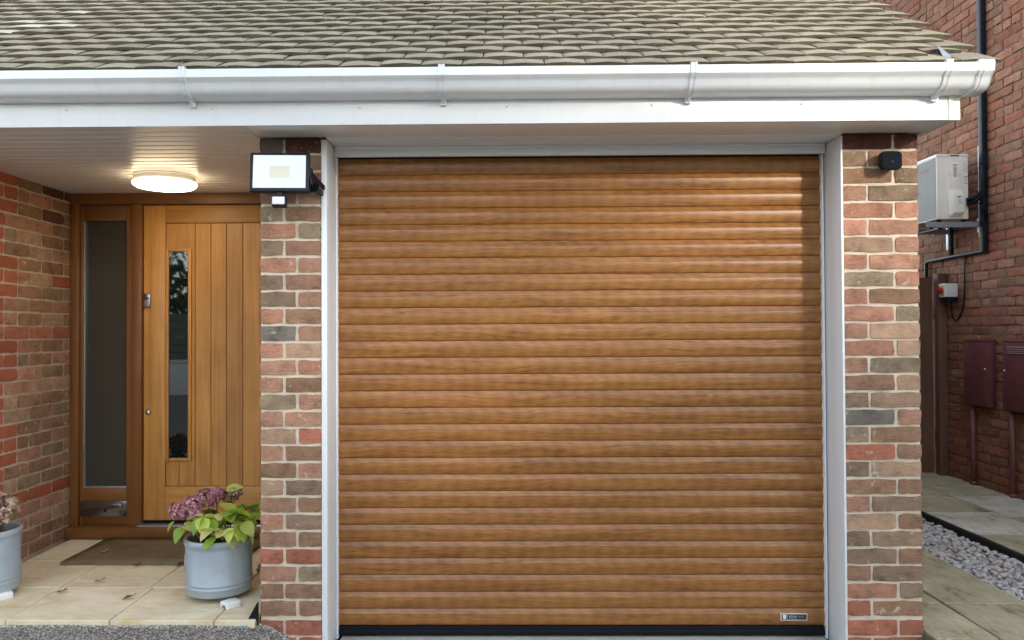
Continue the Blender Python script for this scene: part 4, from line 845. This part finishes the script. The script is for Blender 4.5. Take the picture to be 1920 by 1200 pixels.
litter('fallen_leaf', (-1.27, .745, FZ + .006), .035, R(-75), 'dead_leaf_pale', 'tiny pale leaf at the outer front corner of the doormat', 'leaf', LG)
hd = head(None, (-.155, .62, FZ + .03), .05, 80, 'petal_faded', 'fallen_flowers', .5); tag(hd, 'heap of dead purple florets on the slabs behind the pot', 'flowers')
mb = MB(); mb.prism([(-.046, .145), (-.040, .165), (-.018, .205), (-.0035, .232), (-.0035, .128), (-.03, .130)], -.035, .0, 'Y'); tag(mb.build('drain_cover', 'black_plastic', bevel=.004), 'black plastic corner piece at the foot of the narrow pier', 'drain cover')
mb = MB(); mb.prism([(-.075, -.085), (-.03, -.078), (-.022, -.092), (-.07, -.098)], .147, .151, 'Z'); tag(mb.build('plastic_scrap', 'blue_scrap'), 'small pale blue plastic scrap on the tarmac by the pier', 'scrap')

# ================================================================== ACROSS THE ROAD (part reflects in the panes; two unseen trees block the low sun)
def tree(c, r, h, n, label, zlo):
    root = thing('garden_tree', (c[0], c[1], -.02), label, 'tree'); rg = random.Random(int(c[0] * 10))
    mb = MB(); mb.tube([(c[0], c[1], -.1), (c[0] + .1, c[1], zlo), (c[0] - .1, c[1] + .1, h * .55), (c[0], c[1], h * .8)], [.22, .17, .12, .04], 10)
    for i in range(9):
        a = i * 2.4; z = zlo + (h - zlo) * (.15 + .07 * i); mb.tube([(c[0], c[1], z - .3), (c[0] + r * .45 * math.cos(a), c[1] + r * .45 * math.sin(a), z + .5), (c[0] + r * .8 * math.cos(a), c[1] + r * .8 * math.sin(a), z + .8)], [.07, .045, .015], 6)
    mb.build('trunk', 'stem', root)
    mb = MB(); blobs = [(Vector((c[0] + rg.uniform(-.75, .75) * r, c[1] + rg.uniform(-.5, .5) * r, rg.uniform(zlo + .5, h - .5))), rg.uniform(.2, .38) * r) for _ in range(34)]
    for i in range(n):
        b, br = rg.choice(blobs); d = Vector((rg.gauss(0, 1), rg.gauss(0, 1), rg.gauss(0, 1))).normalized(); p = b + d * br * rg.uniform(.5, 1.05); a = Vector((rg.gauss(0, 1), rg.gauss(0, 1), rg.gauss(0, 1))).normalized(); e = a.orthogonal().normalized(); s_ = rg.uniform(.05, .12)
        mb.add([p - a * s_, p + e * s_ * .55, p + a * s_, p - e * s_ * .55], [(0, 1, 2, 3)])
    mb.build('crown', 'leaf_dark', root, recalc=False); done()
tree((4.6, -12.3), 3.9, 9.5, 22000, 'tallest leafy tree, placed unseen across the road to block the low sun', 2.2); tree((10.2, -13), 3.2, 5.6, 26000, 'low bushy tree beside the tall one, placed unseen to block the low sun', .6); tree((-6.5, -16), 3.6, 7.5, 22000, 'dark tree behind the board fence across the road', .9)  # first two trees sized and placed out of view to block the low sun
root = thing('board_fence', (-4, -14, 0), 'grey green fence of wide level boards across the road', 'fence')
for i in range(9): bx('board', 'fence_green', root, (-12, -14 + .01 * (i % 2), .1 + i * .2), (1.0, -13.96, .29 + i * .2), .006, 1)
for i in range(6): bx('post', 'fence_green', root, (-11.9 + 2.5 * i, -13.955, -.1), (-11.8 + 2.5 * i, -13.87, 1.95), .006, 1)
done(); mb = MB(); mb.box((-14, -12.2, -.1), (-2.5, -11.95, .72)); mb.box((-14.02, -12.24, .721), (-2.48, -11.91, .78)); tag(mb.build('pale_block', 'plate_white', bevel=.01), 'low white block standing in for the pale shape reflected in the door pane', 'wall')  # white block stands in for an unidentified pale object mirrored in the pane
root = thing('hedge_screen', (0, -15.3, 0), 'long dark leafy screen added across the road to darken low reflections', 'hedge_screen'); rg = random.Random(9)  # leafy bank added to darken the low horizon that the facade reflects
mb = MB()
for i in range(26000):
    x = rg.uniform(-26, 26); f = rg.random(); y = -15.3 + rg.uniform(-.5, .5); z = rg.uniform(.0, 3.3 + .35 * noise.noise(Vector((x * .6, 0, 0)))); p = Vector((x, y, z)); a = Vector((rg.gauss(0, 1), rg.gauss(0, .4), rg.gauss(0, 1))).normalized(); e = Vector((rg.gauss(0, 1), rg.gauss(0, .5), rg.gauss(0, 1))).cross(a).normalized(); s_ = rg.uniform(.1, .2)
    mb.add([p - a * s_, p + e * s_ * .6, p + a * s_, p - e * s_ * .6], [(0, 1, 2, 3)])
mb.build('foliage', 'leaf_dark', root, recalc=False)
mb = MB()
for i in range(27): mb.tube([(-26 + 2 * i, -15.3, -.1), (-26 + 2 * i + .1, -15.3, 2.6)], [.05, .02], 5)
mb.build('stem', 'stem', root); done()
# grit and moss crumbs gathered along edges
mb = MB(); rg = random.Random(14); ic = bmesh.new(); bmesh.ops.create_icosphere(ic, subdivisions=1, radius=1); GV = [v.co.copy() for v in ic.verts]; GF = [[v.index for v in f.verts] for f in ic.faces]; ic.free()
def crumb(x, y, z, r0): 
    r = r0 * rg.uniform(.5, 1.4); c = Vector((x, y, z + r * .3)); mb.add([c + Vector((v.x * r * rg.uniform(.7, 1.3), v.y * r * rg.uniform(.7, 1.3), v.z * r * .6)) for v in GV], GF, 0, True)
for i in range(420): x = rg.uniform(-1.9, -.03); y = -.058 - abs(rg.gauss(0, .018)); crumb(x, y, drive_z(x, y), .0045)
for i in range(160): crumb(rg.uniform(-1.5, -.01), rg.uniform(-.045, .30), FZ, .0022)
for i in range(120): crumb(rg.uniform(-1.31, -.45), .748 + rg.gauss(0, .02), FZ, .0028)
for i in range(90): x = rg.uniform(.0, .27); y = -abs(rg.gauss(0, .02)) - .004; crumb(x, y, drive_z(x, y), .005)
for i in range(160): crumb(2.88 + abs(rg.gauss(0, .03)), rg.uniform(-.1, 1.2), PZ, .004)
for i in range(200): crumb(5.005 - abs(rg.gauss(0, .03)), rg.uniform(1.8, 3.7), PZ, .005)
tag(mb.build('grit', 'pebble', recalc=False), 'loose grit gathered along the slab and wall edges', 'grit', kind='stuff')
